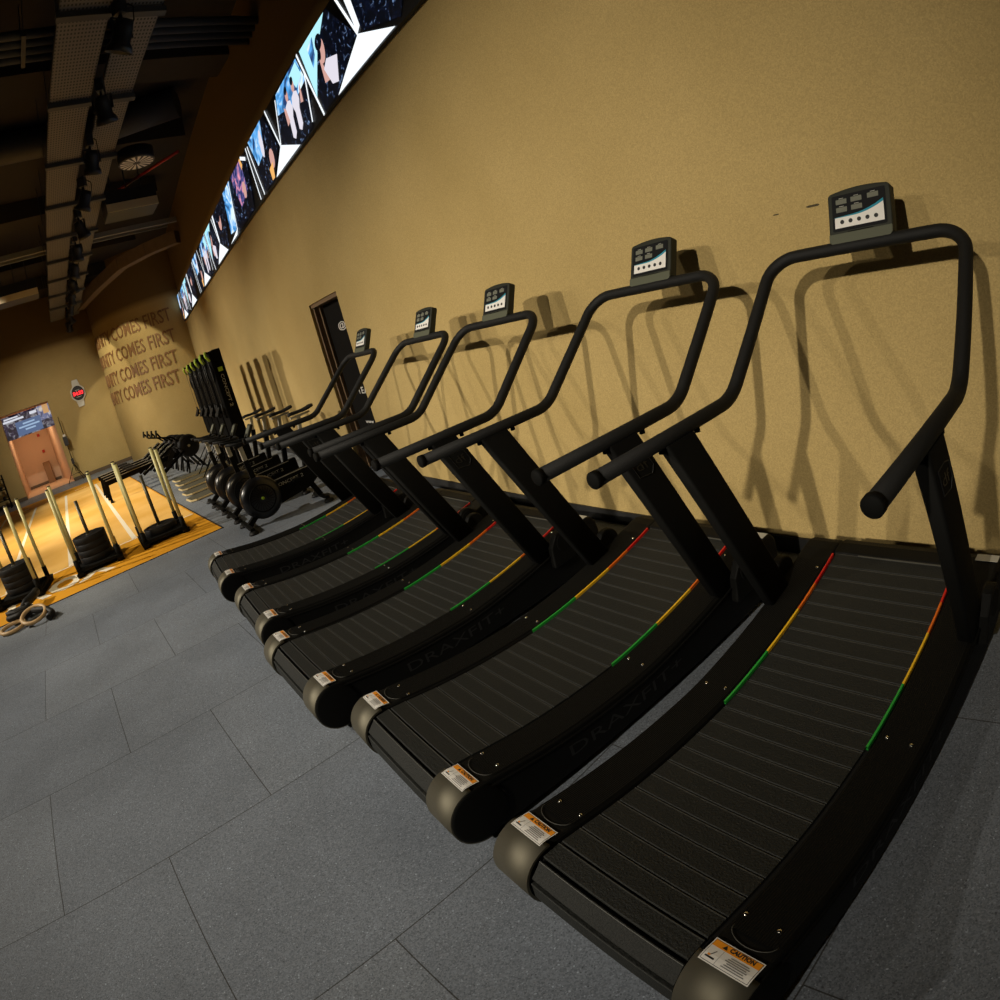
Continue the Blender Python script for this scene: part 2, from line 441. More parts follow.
def text_on(mb, body, fn, w, h, mi=0, solid=0.0, bold=0.0, center=False):
    """fn(u, v, d) -> 3D point ; text scaled to width w and cap height h"""
    vs, fs, W = text_geo(body, bold=bold); k = w/W
    o = -w/2 if center else 0
    if solid <= 0:
        mb.add([fn(x*k+o, y*h, 0) for x, y in vs], fs, mi)
    else:
        n = len(vs)
        V = [fn(x*k+o, y*h, 0) for x, y in vs] + [fn(x*k+o, y*h, solid) for x, y in vs]
        cnt = {}
        for f in fs:
            for a, b in zip(f, f[1:]+f[:1]):
                cnt[(a, b)] = 1
        side = [(a, b, b+n, a+n) for (a, b) in cnt if (b, a) not in cnt]
        mb.add(V, [tuple(reversed(f)) for f in fs] + [tuple(i+n for i in f) for f in fs] + side, mi)

# ------------------------------------------------------------------ large structure
WY = 2.45; H = 6.6
X_END = -21.0
# floor (tile pattern is laid in the turned frame, so the object itself is turned)
fm = MB(); fm.add([(-34, -13, 0), (6, -13, 0), (6, 8, 0), (-34, 8, 0)], [(0,1,2,3)])
struct(fm.build('floor', M['floor'], rot=(0,0,FY)))
# long wall with the doorway opening
DX0, DX1, DZ = -7.74, -6.64, 2.21
w = MB()
w.box(DX1, 4.0, WY, WY+0.30, 0, H); w.box(X_END-0.5, DX0, WY, WY+0.30, 0, H); w.box(DX0, DX1, WY, WY+0.30, DZ, H)
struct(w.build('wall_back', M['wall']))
wb = bpy.data.objects['wall_back']
for (x, z, L_, t_) in ((-1.365, 1.672, 0.030, 0.008), (-1.180, 1.672, 0.062, 0.014)):     # two dark scuffs in the plaster
    m = MB(); n_ = 18
    m.add([(x + L_/2*math.cos(2*PI*k/n_)*(1+0.15*math.sin(5*k)), WY-0.0006, z + t_/2*math.sin(2*PI*k/n_)*(1+0.35*math.cos(7*k)) + 0.10*(x*0)) for k in range(n_)], [tuple(range(n_))])
    m.build('plaster_scuff', mat('dark_scuff', (0.06, 0.045, 0.02), 0.9), wb, recalc=False)
# rounded wall end and the return to the far wall
RC = 3.05; CX, CY = X_END-RC, WY
def arc(s, z, d=0.0):
    a = s/RC; r = RC+d
    return (CX + r*math.cos(a), CY - r*math.sin(a), z)
cw = MB(); n = 60; smax = RC*PI/2
vs = []
for i in range(n+1): vs += [arc(smax*i/n, 0), arc(smax*i/n, H)]
vs += [(-27.5, CY-RC, 0), (-27.5, CY-RC, H)]
cw.add(vs, [(2*i, 2*i+1, 2*i+3, 2*i+2) for i in range(n+1)], 0, True)
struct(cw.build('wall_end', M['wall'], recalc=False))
# far wall with an opening, in the turned frame
XF = -25.0; O0, O1, OZ = -2.02, -0.17, 3.02
w = MB()
w.box(-0.3, 0, O1, 3.2, 0, H); w.box(-0.3, 0, -9, O0, 0, H); w.box(-0.3, 0, O0, O1, OZ, H)
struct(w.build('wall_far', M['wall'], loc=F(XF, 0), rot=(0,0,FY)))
for nm, q4 in (('wall_corridor_left', [(-0.3, O0, 0), (-5, O0-0.15, 0), (-5, O0-0.15, OZ), (-0.3, O0, OZ)]),
               ('wall_corridor_right', [(-0.3, O1, 0), (-5, O1-0.45, 0), (-5, O1-0.45, OZ), (-0.3, O1, OZ)]),
               ('wall_corridor_end', [(-5, O0-0.15, 0), (-5, O1-0.45, 0), (-5, O1-0.45, OZ), (-5, O0-0.15, OZ)]),
               ('ceiling_corridor', [(-0.3, O0-0.1, OZ), (-0.3, O1+0.1, OZ), (-5, O1+0.1, OZ), (-5, O0-0.2, OZ)])):
    w = MB(); w.add(q4, [(0,1,2,3)]); struct(w.build(nm, M['tan'], loc=F(XF, 0), rot=(0,0,FY)))
w = MB(); w.add([(-5, O0-0.2, 0.004), (-0.3, O0, 0.004), (-0.3, O1, 0.004), (-5, O1-0.45, 0.004)], [(0,1,2,3)])
struct(w.build('floor_corridor', mat('pale_corridor_floor', (0.60, 0.40, 0.24), 0.5), loc=F(XF, 0), rot=(0,0,FY)))
w = MB(); w.box(-4.99, -4.96, O0-0.1, O1-0.5, 0, 0.12)
struct(w.build('trim_1', M['base'], loc=F(XF, 0), rot=(0,0,FY)))
w = MB(); w.box(0.0, 0.02, O1, 2.2, 0, 0.13); w.box(0, 0.02, -9, O0, 0, 0.13)
struct(w.build('baseboard_far', M['base'], loc=F(XF, 0), rot=(0,0,FY)))
w = MB(); w.box(DX1, 4.0, WY-0.015, WY, 0, 0.09); w.box(X_END, DX0, WY-0.015, WY, 0, 0.09)
struct(w.build('baseboard_back', M['ink']))
cl = bpy.data.lights.new('corridor_lamp', 'AREA'); cl.energy = 42; cl.size = 1.2; cl.color = (1, 0.72, 0.45)
co = bpy.data.objects.new('corridor_lamp', cl); COL.objects.link(co); co.location = F(XF-2.6, -1.2, 2.9)
# side and rear walls out of view close the hall
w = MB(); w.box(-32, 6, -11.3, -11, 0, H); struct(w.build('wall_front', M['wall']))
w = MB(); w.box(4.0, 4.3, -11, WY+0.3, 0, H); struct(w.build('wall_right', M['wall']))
w = MB(); w.box(-34, 6, -12, 8, H, H+0.2); struct(w.build('ceiling', M['concrete']))

# ------------------------------------------------------------------ treadmills
PR = [(0.465,0.200),(0.53,0.194),(0.60,0.184),(0.75,0.163),(0.95,0.144),(1.15,0.135),(1.30,0.134),(1.54,0.153),(1.78,0.184),(1.95,0.215),(2.07,0.240),(2.14,0.256)]
_ys = [p[0] for p in PR]; _zs = [p[1] for p in PR]
def topz(y):
    # smooth (catmull) profile of the side rail top
    if y <= _ys[0]: return 0.087 + math.sqrt(max(0.0, 0.113**2 - (y-0.465)**2))
    y = min(y, _ys[-1]-1e-6)
    i = max(k for k in range(len(_ys)-1) if _ys[k] <= y)
    t = (y-_ys[i])/(_ys[i+1]-_ys[i])
    def sl(k):
        a = max(0, k-1); b = min(len(_ys)-1, k+1); return (_zs[b]-_zs[a])/(_ys[b]-_ys[a])
    h = _ys[i+1]-_ys[i]
    return ((2*t**3-3*t*t+1)*_zs[i] + (t**3-2*t*t+t)*h*sl(i) + (-2*t**3+3*t*t)*_zs[i+1] + (t**3-t*t)*h*sl(i+1))
def front(a, r=0.113):      # a in radians from straight up, turning to the front and down
    return (0.465 - r*math.sin(a), 0.087 + r*math.cos(a))

def make_treadmill():
    t = thing('treadmill', 'x', 'treadmill')
    ysamp = [0.465 + (2.14-0.465)*i/28 for i in range(29)]
    # side rails (shrouds)
    for s in (1, -1):
        poly = [front(a) for a in np.linspace(PI, 0, 14)[:-1]]
        poly += [(y, topz(y)-0.003) for y in ysamp]
        poly += [(2.19, 0.258), (2.235, 0.245), (2.262, 0.21), (2.27, 0.15), (2.26, 0.0), (2.10, -0.03), (1.6, -0.035), (1.0, -0.03)]
        m = MB(); m.prism_x(poly, s*0.272, s*0.428)
        sr = m.build('side_rail', M['black'], t, bevel=0.012, seg=3)
        # raised lip following the outer face, and its rounded front boss
        m = MB()
        lip = [(0.465+0.084*math.sin(a+PI), 0.087+0.084*math.cos(a)) for a in np.linspace(0, PI, 12)]
        path = [(s*0.430, y, z) for y, z in lip][::-1] + [(s*0.430, y, topz(y)-0.029) for y in ysamp[1:]]
        m.tube(path, 0.006, 6)
        m.build('side_lip', M['blacksteel'], sr)
        # maker's name on the outer face
        m = MB()
        def fs(u, v, d, s=s):
            y = (0.86 + u) if s > 0 else (1.52 - u)
            return (s*(0.4295), y, topz(y) - 0.112 + v)
        text_on(m, 'DRAXFIT+', fs, 0.62, 0.052)
        m.build('side_lettering', M['greyprint'], sr, recalc=False)
        # ribbed foot plate
        m = MB(); yy = np.linspace(0.555, 2.06, 26); nx = 40; vs = []
        for y in yy:
            z = topz(y)
            for k in range(nx+1):
                x = 0.281 + (0.137)*k/nx
                cut = 0.06 if y < 0.57 else 0
                vs.append((s*x, y, z + (0.0022 if k % 2 else 0.0006)))
        fs_ = [(i*(nx+1)+k, i*(nx+1)+k+1, (i+1)*(nx+1)+k+1, (i+1)*(nx+1)+k) for i in range(len(yy)-1) for k in range(nx)]
        m.add(vs, fs_); m.build('foot_plate', M['black'], t)
        # fine moulded line around the front of the foot plate
        m = MB(); pts = []
        for k in range(15):
            a = PI + PI*k/14; x = 0.349 + 0.062*math.cos(a); y = 0.565 + 0.038*math.sin(a); pts.append((s*x, y, topz(y)+0.0006))
        m.tube(pts, 0.0012, 5); m.build('plate_outline', M['slatedge'], t)
        # bolts
        for (bx, by) in ((0.386, 0.603), (0.292, 0.603), (0.387, 1.31), (0.306, 1.315), (0.30, 2.02)):
            m = MB(); z = topz(by)
            m.lathe([(0.0068, 0), (0.0068, 0.002), (0.005, 0.0045), (0.0025, 0.0055), (0, 0.0058)], (s*bx, by, z), 'z', 12)
            m.build('bolt', M['chrome'], t)
        # metal end cap wrapping the front
        m = MB(); a0, a1 = -0.02, PI*1.0; N = 26
        poly_o = [front(a, 0.1165) for a in np.linspace(a0, a1, N)]
        poly_i = [front(a, 0.108) for a in np.linspace(a1, a0, N)]
        m.prism_x(poly_o + poly_i, s*0.267, s*0.433, smooth=True)
        ec = m.build('end_cap', M['cap'], t)
        # side disc closing the front
        m = MB(); m.lathe([(0.112, 0.0), (0.112, s*0.004), (0.100, s*0.007), (0, s*0.007)], (s*0.429, 0.465, 0.087), 'x', 32)
        m.build('cap_disc', M['blacksteel'], ec)
        # caution label
        m = MB()
        def fl(u, v, d, s=s):
            y = 0.4445 + v; x = (0.281 if s > 0 else -0.419) + u
            return (x, y, (topz(y) + 0.0036*max(0.0, 1-max(0.0, y-0.470)/0.04) if y > 0.4650 else 0.087+math.sqrt(0.1165**2-(y-0.465)**2)) + 0.0012 + d)
        def quad(u0, u1, v0, v1, mi, d):
            nn = 6; vs = []
            for i in range(nn+1):
                v = v0+(v1-v0)*i/nn; vs += [fl(u0, v, d), fl(u1, v, d)]
            m.add(vs, [(2*i, 2*i+1, 2*i+3, 2*i+2) for i in range(nn)], mi)
        LW, LH = 0.136, 0.067
        quad(0, LW, 0, LH, 0, 0.003)
        quad(0.003, LW-0.003, 0.003, LH-0.003, 2, 0.0033)
        quad(0.0042, LW-0.0042, 0.0042, LH-0.0042, 0, 0.0036)
        quad(0.0042, LW-0.0042, 0.045, LH-0.0042, 1, 0.0039)
        text_on(m, 'CAUTION', lambda u, v, d: fl(0.048+u, 0.050+v, 0.0044), 0.068, 0.0112, 2, bold=0.055)
        m.add([fl(0.029, 0.049, 0.0044), fl(0.043, 0.049, 0.0044), fl(0.036, 0.0605, 0.0044)], [(0,1,2)], 2)
        quad(0.0405, 0.0412, 0.005, 0.044, 2, 0.0042)
        for k in range(6):                       # fine print, too small to read
            quad(0.056+0.004*(k % 3), 0.118-0.005*(k % 2), 0.0088+0.0056*k, 0.0108+0.0056*k, 3, 0.0044)
        quad(0.009, 0.034, 0.012, 0.016, 2, 0.0042); quad(0.013, 0.020, 0.018, 0.022, 1, 0.0042)
        m.add([fl(0.016, 0.017, 0.0042), fl(0.0185, 0.017, 0.0042), fl(0.0285, 0.035, 0.0042), fl(0.026, 0.035, 0.0042)], [(0,1,2,3)], 2)
        m.build('caution_label', [M['white'], M['labelorange'], M['ink'], M['fineprint']], t, recalc=False)['label'] = 'white and orange CAUTION sticker'
        # coloured guide strip between belt and foot plate
        segs = ((1.256, 1.537, 0), (1.537, 1.779, 1), (1.779, 1.93, 2), (1.93, 2.11, 3))
        m = MB()
        for (y0, y1, mi) in segs:
            m.strip(lambda y: (y, topz(y)+0.0035), y0, y1, s*0.2625, s*0.2705, 8, mi)
            m.strip(lambda y: (y, topz(y)-0.010), y0, y1, s*0.2625, s*0.2705, 8, mi)
            for xx in (0.2625, 0.2705):
                vs = []
                for i in range(9):
                    y = y0+(y1-y0)*i/8; vs += [(s*xx, y, topz(y)-0.010), (s*xx, y, topz(y)+0.0035)]
                m.add(vs, [(2*i, 2*i+1, 2*i+3, 2*i+2) for i in range(8)], mi)
        m.build('guide_strip', [M['green'], M['yellow'], M['orange'], M['red']], t)['label'] = 'green, yellow, orange and red edge strip'
        # upright, leaning forward
        m = MB()
        def upx(z): k = (z-0.17)/(1.035-0.17); return 1.85 + (1.452-1.85)*k
        prof = rrect(0.150, 0.052, 0.012, 4)
        vs = []
        for z in (0.165, 1.035):
            for (a, b) in prof: vs.append((s*(0.402 if z < 0.5 else 0.414) + b, upx(z) + a, z))
        nn = len(prof)
        m.add(vs, [(i, (i+1) % nn, (i+1) % nn+nn, i+nn) for i in range(nn)], 0, True)
        m.add(vs, [tuple(range(nn))[::-1], tuple(range(nn, 2*nn))])
        up = m.build('upright', M['blacksteel'], t)
        # square badge with letters near the top, outer face
        m = MB()
        def fb(u, v, d, s=s):
            z = 0.915 + v; return (s*(0.4292+0.012*(z-0.165)/0.87), upx(z) + (u if s > 0 else -u), z)
        bd = [(-0.045, -0.042), (0.020, -0.050), (0.048, -0.02), (0.048, 0.035), (0.012, 0.048), (-0.045, 0.045)]
        for i in range(6):
            m.tube([fb(*bd[i], 0), fb(*bd[(i+1) % 6], 0)], 0.0018, 4)
        text_on(m, 'df', lambda u, v, d: fb(u-0.033, v-0.020, 0), 0.064, 0.042)
        m.build('badge', M['greyprint'], up, recalc=False)
        # foot bracket around the bottom of the upright with its rounded rear boss
        m = MB()
        poly = [(1.86, 0.10), (1.87, 0.22)] + [(1.96+0.07*math.sin(a), 0.225+0.07*math.cos(a)) for a in np.linspace(-0.6, PI*0.75, 12)] + [(2.03, 0.10)]
        m.prism_x(poly, s*0.420, s*0.462)
        m.build('upright_bracket', M['black'], t, bevel=0.008)
        m = MB(); m.cyl((s*0.458, 1.96, 0.225), (s*0.466, 1.96, 0.225), 0.050, 24)
        m.build('bracket_cap', M['blacksteel'], t, bevel=0.004)
        # clamp bolts under the handlebar
        for yb in (1.375, 1.57):
            m = MB(); m.cyl((s*0.416, yb, 1.012), (s*0.416, yb, 1.030), 0.011, 10); m.build('clamp_bolt', M['blacksteel'], t)
        # levelling feet
        for yb in (0.50, 2.12):
            m = MB(); m.lathe([(0.024, 0), (0.024, 0.008), (0.008, 0.014), (0.008, 0.06)], (s*0.385, yb, -0.0588), 'z', 16)
            m.build('levelling_foot', M['rubber'], t)
    # belt: slats on a curved path round the front roller
    R = 0.101
    path = []
    for y in np.linspace(2.13, 0.47, 240): path.append((y, topz(y)-0.012))
    for a in np.linspace(0, PI*1.02, 60): path.append((0.465 - (R+0.002)*math.sin(a), 0.087 + (R+0.002)*math.cos(a)))
    L = [0.0]
    for a, b in zip(path, path[1:]): L.append(L[-1] + math.hypot(b[0]-a[0], b[1]-a[1]))
    def at(sv):
        i = min(len(L)-2, max(0, int(np.searchsorted(L, sv))-1)); k = (sv-L[i])/(L[i+1]-L[i])
        return (path[i][0]*(1-k)+path[i+1][0]*k, path[i][1]*(1-k)+path[i+1][1]*k)
    m = MB(); pitch = 0.0745; sv = 0.004
    while sv + pitch < L[-1]:
        g_ = 0.0018 if at(sv+pitch*0.5)[0] > 0.50 else 0.0055
        p = at(sv+g_); q = at(sv+pitch-g_)
        d = Vector((0, q[0]-p[0], q[1]-p[1])).normalized(); nrm = Vector((0, d.z, -d.y))
        if nrm.z < 0 and p[0] > 0.5: nrm = -nrm
        P = Vector((0, *p)); Q = Vector((0, *q)); X = 0.259
        vs = []
        for (b, o) in ((P, -0.006), (P, 0.004), (P+d*0.0025, 0.0055), (P+d*0.0045, 0.0055), (P+d*0.0060, 0.0046), (Q-d*0.003, 0.0046), (Q, 0.002), (Q, -0.006)):
            v = b + nrm*o; vs += [(-X, v.y, v.z), (X, v.y, v.z)]
        fs = []; mi = []
        for k in range(7): m.add([vs[2*k], vs[2*k+1], vs[2*k+3], vs[2*k+2]], [(0,1,2,3)], 1 if k in (2,) else 0)  # front ridge gets the paler grey: edge highlight put into the colour
        m.add([vs[2*k] for k in range(8)], [tuple(range(8))]); m.add([vs[2*k+1] for k in range(8)], [tuple(range(8))[::-1]])
        sv += pitch
    m.build('running_belt', [M['slat'], M['slatedge']], t)
    # roller and deck inside
    m = MB(); m.cyl((-0.268, 0.465, 0.087), (0.268, 0.465, 0.087), 0.088, 32); m.build('front_roller', M['ink'], t)
    m = MB()
    poly = [(y, topz(y)-0.024) for y in ysamp] + [(2.13, 0.0), (0.5, -0.01)]
    m.prism_x(poly, -0.27, 0.27); m.build('deck', M['ink'], t)
    # rear cover
    m = MB()
    poly = [(2.115, 0.20), (2.125, 0.252), (2.19, 0.262), (2.24, 0.248), (2.268, 0.21), (2.275, 0.15), (2.265, 0.05), (2.115, 0.05)]
    m.prism_x(poly, -0.27, 0.27); rc = m.build('rear_cover', M['black'], t, bevel=0.008)
    m = MB(); m.box(-0.15, 0.255, 2.112, 2.116, 0.249, 0.2535); m.build('edge_trim', M['slatedge'], rc)
    m = MB(); m.box(0.335, 0.425, 2.165, 2.21, 0.2595, 0.2615); m.build('serial_plate', M['silver'], t)
    # handlebar: two grips, two arms and a cross bar, one tube
    B = [(-0.416, 1.07, 1.05), (-0.416, 1.80, 1.052), (-0.404, 2.285, 1.487), (0.404, 2.285, 1.487), (0.416, 1.80, 1.052), (0.416, 1.07, 1.05)]
    m = MB(); m.tube(fillet(B, [0.18, 0.115, 0.115, 0.18], 10), 0.0255, 20)
    hb = m.build('handlebar', M['foam'], t)
    for s in (1, -1):
        m = MB(); m.lathe([(0.0275, 0.022), (0.0275, 0.004), (0.024, 0), (0.0, -0.001)], (s*0.416, 1.066, 1.05), 'y', 24)
        m.build('grip_cap', M['blacksteel'], hb)
    # console
    T = Matrix.Translation((0.004, 2.338, 1.591)) @ Matrix.Rotation(math.radians(-24), 4, 'X') @ Matrix.Rotation(PI/2, 4, 'X')
    # local: x lateral, y up the face, z towards the runner
    def arch(w, h, r, top):
        pts = [(w/2-r, -h/2), (w/2, -h/2+r), (w/2, h/2-r*0.8)]
        for k in range(11):
            a = k/10; x = (w/2-r*0.6)*(1-2*a); pts.append((x, h/2 + top*(1-(2*a-1)**2)))
        pts += [(-w/2, h/2-r*0.8), (-w/2, -h/2+r), (-w/2+r, -h/2)]
        return pts
    m = MB(); m.prism_T(arch(0.264, 0.208, 0.014, 0.012), -0.022, 0.026, T)
    cb = m.build('console', M['conbody'], t, bevel=0.007, seg=3)
    m = MB(); m.prism_T([(-0.120, -0.108), (0.120, -0.108), (0.131, -0.094), (0.131, -0.066), (-0.131, -0.066), (-0.131, -0.094)], 0.020, 0.030, T)
    m.build('console_lip', M['conlip'], cb, bevel=0.003)
    m = MB(); m.prism_T(rrect(0.226, 0.148, 0.006, 3, 0, 0.016), 0.024, 0.0275, T)
    m.build('face_plate', M['conface'], cb)
    def pt(x, y, z=0.0282): return T @ Vector((x, y, z))
    m = MB(); N = 16
    crv = lambda x: -0.006 + 0.030*max(0, (x+0.03)/0.13)**2*1.05 + 0.004
    xs = [-0.103 + 0.206*i/N for i in range(N+1)]
    m.add([pt(x, -0.045) for x in xs] + [pt(x, crv(x)) for x in xs], [(i, i+1, i+N+2, i+N+1) for i in range(N)], 0)
    m.add([pt(x, crv(x)) for x in xs] + [pt(x, crv(x)+0.002+0.010*i/N) for i, x in enumerate(xs)], [(i, i+1, i+N+2, i+N+1) for i in range(N)], 1)
    m.build('button_panel', [M['white'], M['teal']], cb, recalc=False)
    for (x, y) in ((-0.072, 0.062), (-0.008, 0.063), (0.062, 0.064), (-0.072, 0.029), (-0.008, 0.030)):
        m = MB(); m.prism_T(rrect(0.046, 0.020, 0.001, 1, x, y), 0.027, 0.0288, T); m.build('display_window', M['lcd'], cb)
        m = MB(); m.prism_T(rrect(0.020, 0.0018, 0.0005, 1, x, y+0.0140), 0.027, 0.0284, T); m.build('window_caption', M['silver'], cb)
    for k in range(5):
        x = -0.072 + 0.0355*k
        m = MB(); m.lathe([(0.0085, 0), (0.0085, 0.0012), (0.007, 0.0022), (0, 0.0022)], (0, 0, 0), 'z', 18)
        m.v = [tuple(T @ Vector((v[0]+x, v[1]-0.022, v[2]+0.0284))) for v in m.v]; m.build('button', M['ink'], cb)
    m = MB(); m.box(-0.05, 0.06, 2.285, 2.345, 1.475, 1.545); m.build('console_bracket', M['blacksteel'], t, bevel=0.004)
    return t

TMP = [(-0.9058639530352758, -0.009809400028197046, 0.01082835518244234), (-1.9831054399512813, -0.04295320163871551, 0.0065467236186912674),
       (-3.053966368862924, -0.1701255151132355, 0.05267586770153447), (-4.162594730138248, -0.16598606983230074, 0.020631042003396542),
       (-5.4251151904824795, -0.22154360960469002, -0.00607329120255309)]
TML = ['black curved treadmill nearest the camera, at the right end of the row',
       'black curved treadmill next to the nearest one, second from the right end of the row',
       'middle black curved treadmill of the row of five',
       'black curved treadmill second from the far left end of the row',
       'black curved treadmill at the far left end of the row, next to the bikes']
KT = 0.965                              # one treadmill unit in metres
t0 = make_treadmill()
for i, (x, y, a) in enumerate(TMP):
    t = t0 if i == 0 else copy_tree(t0)
    t.location = (x*KT, y*KT, 1.6269*(1-KT)); t.rotation_euler = (0, 0, a); t.scale = (KT, KT, KT)
    tag(t, TML[i], 'treadmill', 'curved treadmills along the wall')

# ------------------------------------------------------------------ doorway in the long wall
d = MB(); d.box(DX0+0.07, DX1, WY+0.14, WY+0.18, 0, DZ-0.06)
do = struct(d.build('door_1', M['doorleaf']))
d = MB()
d.box(DX0, DX0+0.05, WY+0.04, WY+0.30, 0, DZ); d.box(DX0+0.05, DX0+0.10, WY+0.10, WY+0.14, 0, DZ-0.05); d.box(DX0, DX1, WY+0.02, WY+0.30, DZ-0.05, DZ)
struct(d.build('door_frame', [M['jamb']], do))
m = MB()
def dw(u, v, dd, x0=0, z0=0): return (x0+u, WY+0.138, z0+v)
text_on(m, '@', lambda u, v, dd: dw(u, v, dd, -7.27, 1.80), 0.27, 0.085, bold=0.005)
m.add([dw(0, 0, 0, -7.22, 1.11), dw(0.2, 0, 0, -7.22, 1.11), dw(0.2, 0.022, 0, -7.22, 1.11), dw(0, 0.022, 0, -7.22, 1.11)], [(0,1,2,3)])
text_on(m, 'TEAM', lambda u, v, dd: dw(u, v, dd, -7.28, 0.98), 0.50, 0.085, bold=0.01)
text_on(m, 'www', lambda u, v, dd: dw(u, v, dd, -7.34, 0.60), 0.27, 0.045, bold=0.03)
m.build('door_lettering', M['white'], do, recalc=False)

# ------------------------------------------------------------------ LED screen
SY = WY-0.05; SZ0, SZ1 = 3.86, 4.68
ls = thing('led_screen', 'long narrow lit LED screen strip high on the tan wall, showing bright photos', 'screen', (-11.5, SY, 3.82))
def L(p): return p
m = MB(); m.box(X_END+0.02+11.5, -1.0+11.5, 0.0, 0.044, 0.014, 0.89)
m.build('screen_housing', M['ink'], ls)
pic_blue = screen_mat('screen_photo_blue', (0.02, 0.05, 0.16), (0.10, 0.40, 0.85), (0.75, 0.92, 1.0), 3.5, 1.1)
pic_dark = screen_mat('screen_photo_dark', (0.002, 0.003, 0.006), (0.004, 0.007, 0.022), (0.25, 0.40, 0.70), 14.0, 0.9, 0.09)
pic_red = screen_mat('screen_photo_mixed', (0.01, 0.02, 0.10), (0.10, 0.10, 0.30), (0.95, 0.35, 0.45), 7.0, 1.0)
e_white = emat((0.90, 0.96, 1.0), 1.15); e_cyan = emat((0.45, 0.85, 0.95), 1.1); e_skin = emat((0.75, 0.42, 0.36), 0.9)
e_sky = emat((0.10, 0.42, 0.80), 1.1); e_shirt = emat((0.80, 0.76, 0.85), 1.0); e_amber = emat((0.95, 0.50, 0.15), 1.0)
mats = [pic_blue, pic_dark, pic_red, e_white, e_cyan, e_skin, e_sky, e_shirt, e_amber]
def unit(m, ox, full=True):
    """one picture sequence of the screen, x measured from tri1's left corner"""
    lay = [0.0]
    def P(pts, mi):
        lay[0] += 0.0004
        m.add([(x+ox+11.5, -0.004-lay[0], z-3.82) for x, z in pts], [tuple(range(len(pts)))], mi)
    def ln(a, b, w=0.035, mi=3):
        dx, dz = b[0]-a[0], b[1]-a[1]; l = math.hypot(dx, dz); nx, nz = -dz/l*w/2, dx/l*w/2
        P([(a[0]+nx, a[1]+nz), (b[0]+nx, b[1]+nz), (b[0]-nx, b[1]-nz), (a[0]-nx, a[1]-nz)], mi)
    def blob(cx, cz, rx, rz, mi, n=14):
        P([(cx+rx*math.cos(2*PI*k/n), cz+rz*math.sin(2*PI*k/n)) for k in range(n)], mi)
    P([(-5.78, 4.67), (-4.98, 4.67), (-4.51, 4.16), (-5.11, 3.90), (-5.50, 3.89)], 1)
    P([(-5.82, 4.67), (-5.04, 4.67), (-5.36, 4.44), (-5.62, 4.08)], 4)
    P([(-5.60, 4.58), (-5.42, 4.62), (-5.44, 4.44), (-5.54, 4.34)], 0)
    blob(-5.27, 4.40, 0.085, 0.13, 5); blob(-5.30, 4.50, 0.09, 0.08, 1); P([(-5.36, 4.38), (-5.30, 4.28), (-5.22, 4.08), (-5.34, 4.10)], 5); P([(-5.20, 4.28), (-4.95, 4.20), (-5.04, 3.98), (-5.18, 4.02), (-5.30, 4.22)], 7); blob(-5.33, 4.40, 0.04, 0.07, 1)
    P([(-4.47, 4.14), (-3.86, 3.88), (-5.12, 3.88)], 3)
    ln((-5.91, 4.68), (-5.54, 3.87)); ln((-4.76, 4.67), (-4.47, 4.14)); P([(-4.62, 4.67), (-4.50, 4.67), (-4.40, 4.18), (-4.47, 4.14)], 3)
    P([(-4.50, 4.67), (-3.10, 4.67), (-3.75, 3.90), (-4.38, 4.12)], 1); blob(-4.0, 4.42, 0.14, 0.16, 5); blob(-4.02, 4.52, 0.15, 0.10, 1)
    P([(-6.80, 4.64), (-5.95, 4.66), (-5.76, 4.29), (-5.90, 3.89), (-6.36, 3.88), (-7.00, 4.10)], 1)
    P([(-6.80, 4.64), (-5.95, 4.66), (-5.80, 4.36), (-6.30, 4.30), (-6.88, 4.42)], 0); P([(-6.25, 4.60), (-5.98, 4.64), (-5.88, 4.45), (-6.10, 4.40)], 4)
    for bx in (-6.45, -6.20): blob(bx, 4.47, 0.050, 0.075, 5); blob(bx-0.005, 4.53, 0.052, 0.045, 1); P([(bx-0.13, 4.30), (bx-0.10, 4.38), (bx, 4.41), (bx+0.09, 4.38), (bx+0.12, 4.28), (bx+0.07, 4.20), (bx+0.07, 4.03), (bx, 3.98), (bx-0.07, 4.02), (bx-0.07, 4.20)], 7)
    P([(-6.62, 4.40), (-6.55, 4.36), (-6.50, 4.20), (-6.60, 4.18)], 5); P([(-6.02, 4.36), (-5.98, 4.40), (-5.98, 4.20), (-6.06, 4.22)], 5)
    ln((-6.85, 4.60), (-7.00, 4.12), 0.03); ln((-5.78, 4.45), (-5.86, 3.93), 0.03)
    P([(-7.01, 4.12), (-6.36, 3.88), (-7.45, 3.88)], 3); ln((-7.33, 4.67), (-7.02, 4.12))
    P([(-8.37, 4.67), (-7.46, 4.66), (-7.11, 4.15), (-7.53, 3.89), (-8.05, 3.89)], 1)
    P([(-8.37, 4.67), (-7.60, 4.67), (-7.70, 4.30), (-8.10, 4.25)], 0); blob(-7.75, 4.42, 0.08, 0.18, 7); blob(-7.45, 4.12, 0.10, 0.12, 5); P([(-7.65, 4.05), (-7.45, 4.08), (-7.50, 3.90), (-7.62, 3.90)], 8)
    ln((-8.55, 4.66), (-8.35, 3.88)); ln((-8.44, 4.64), (-8.12, 3.88))
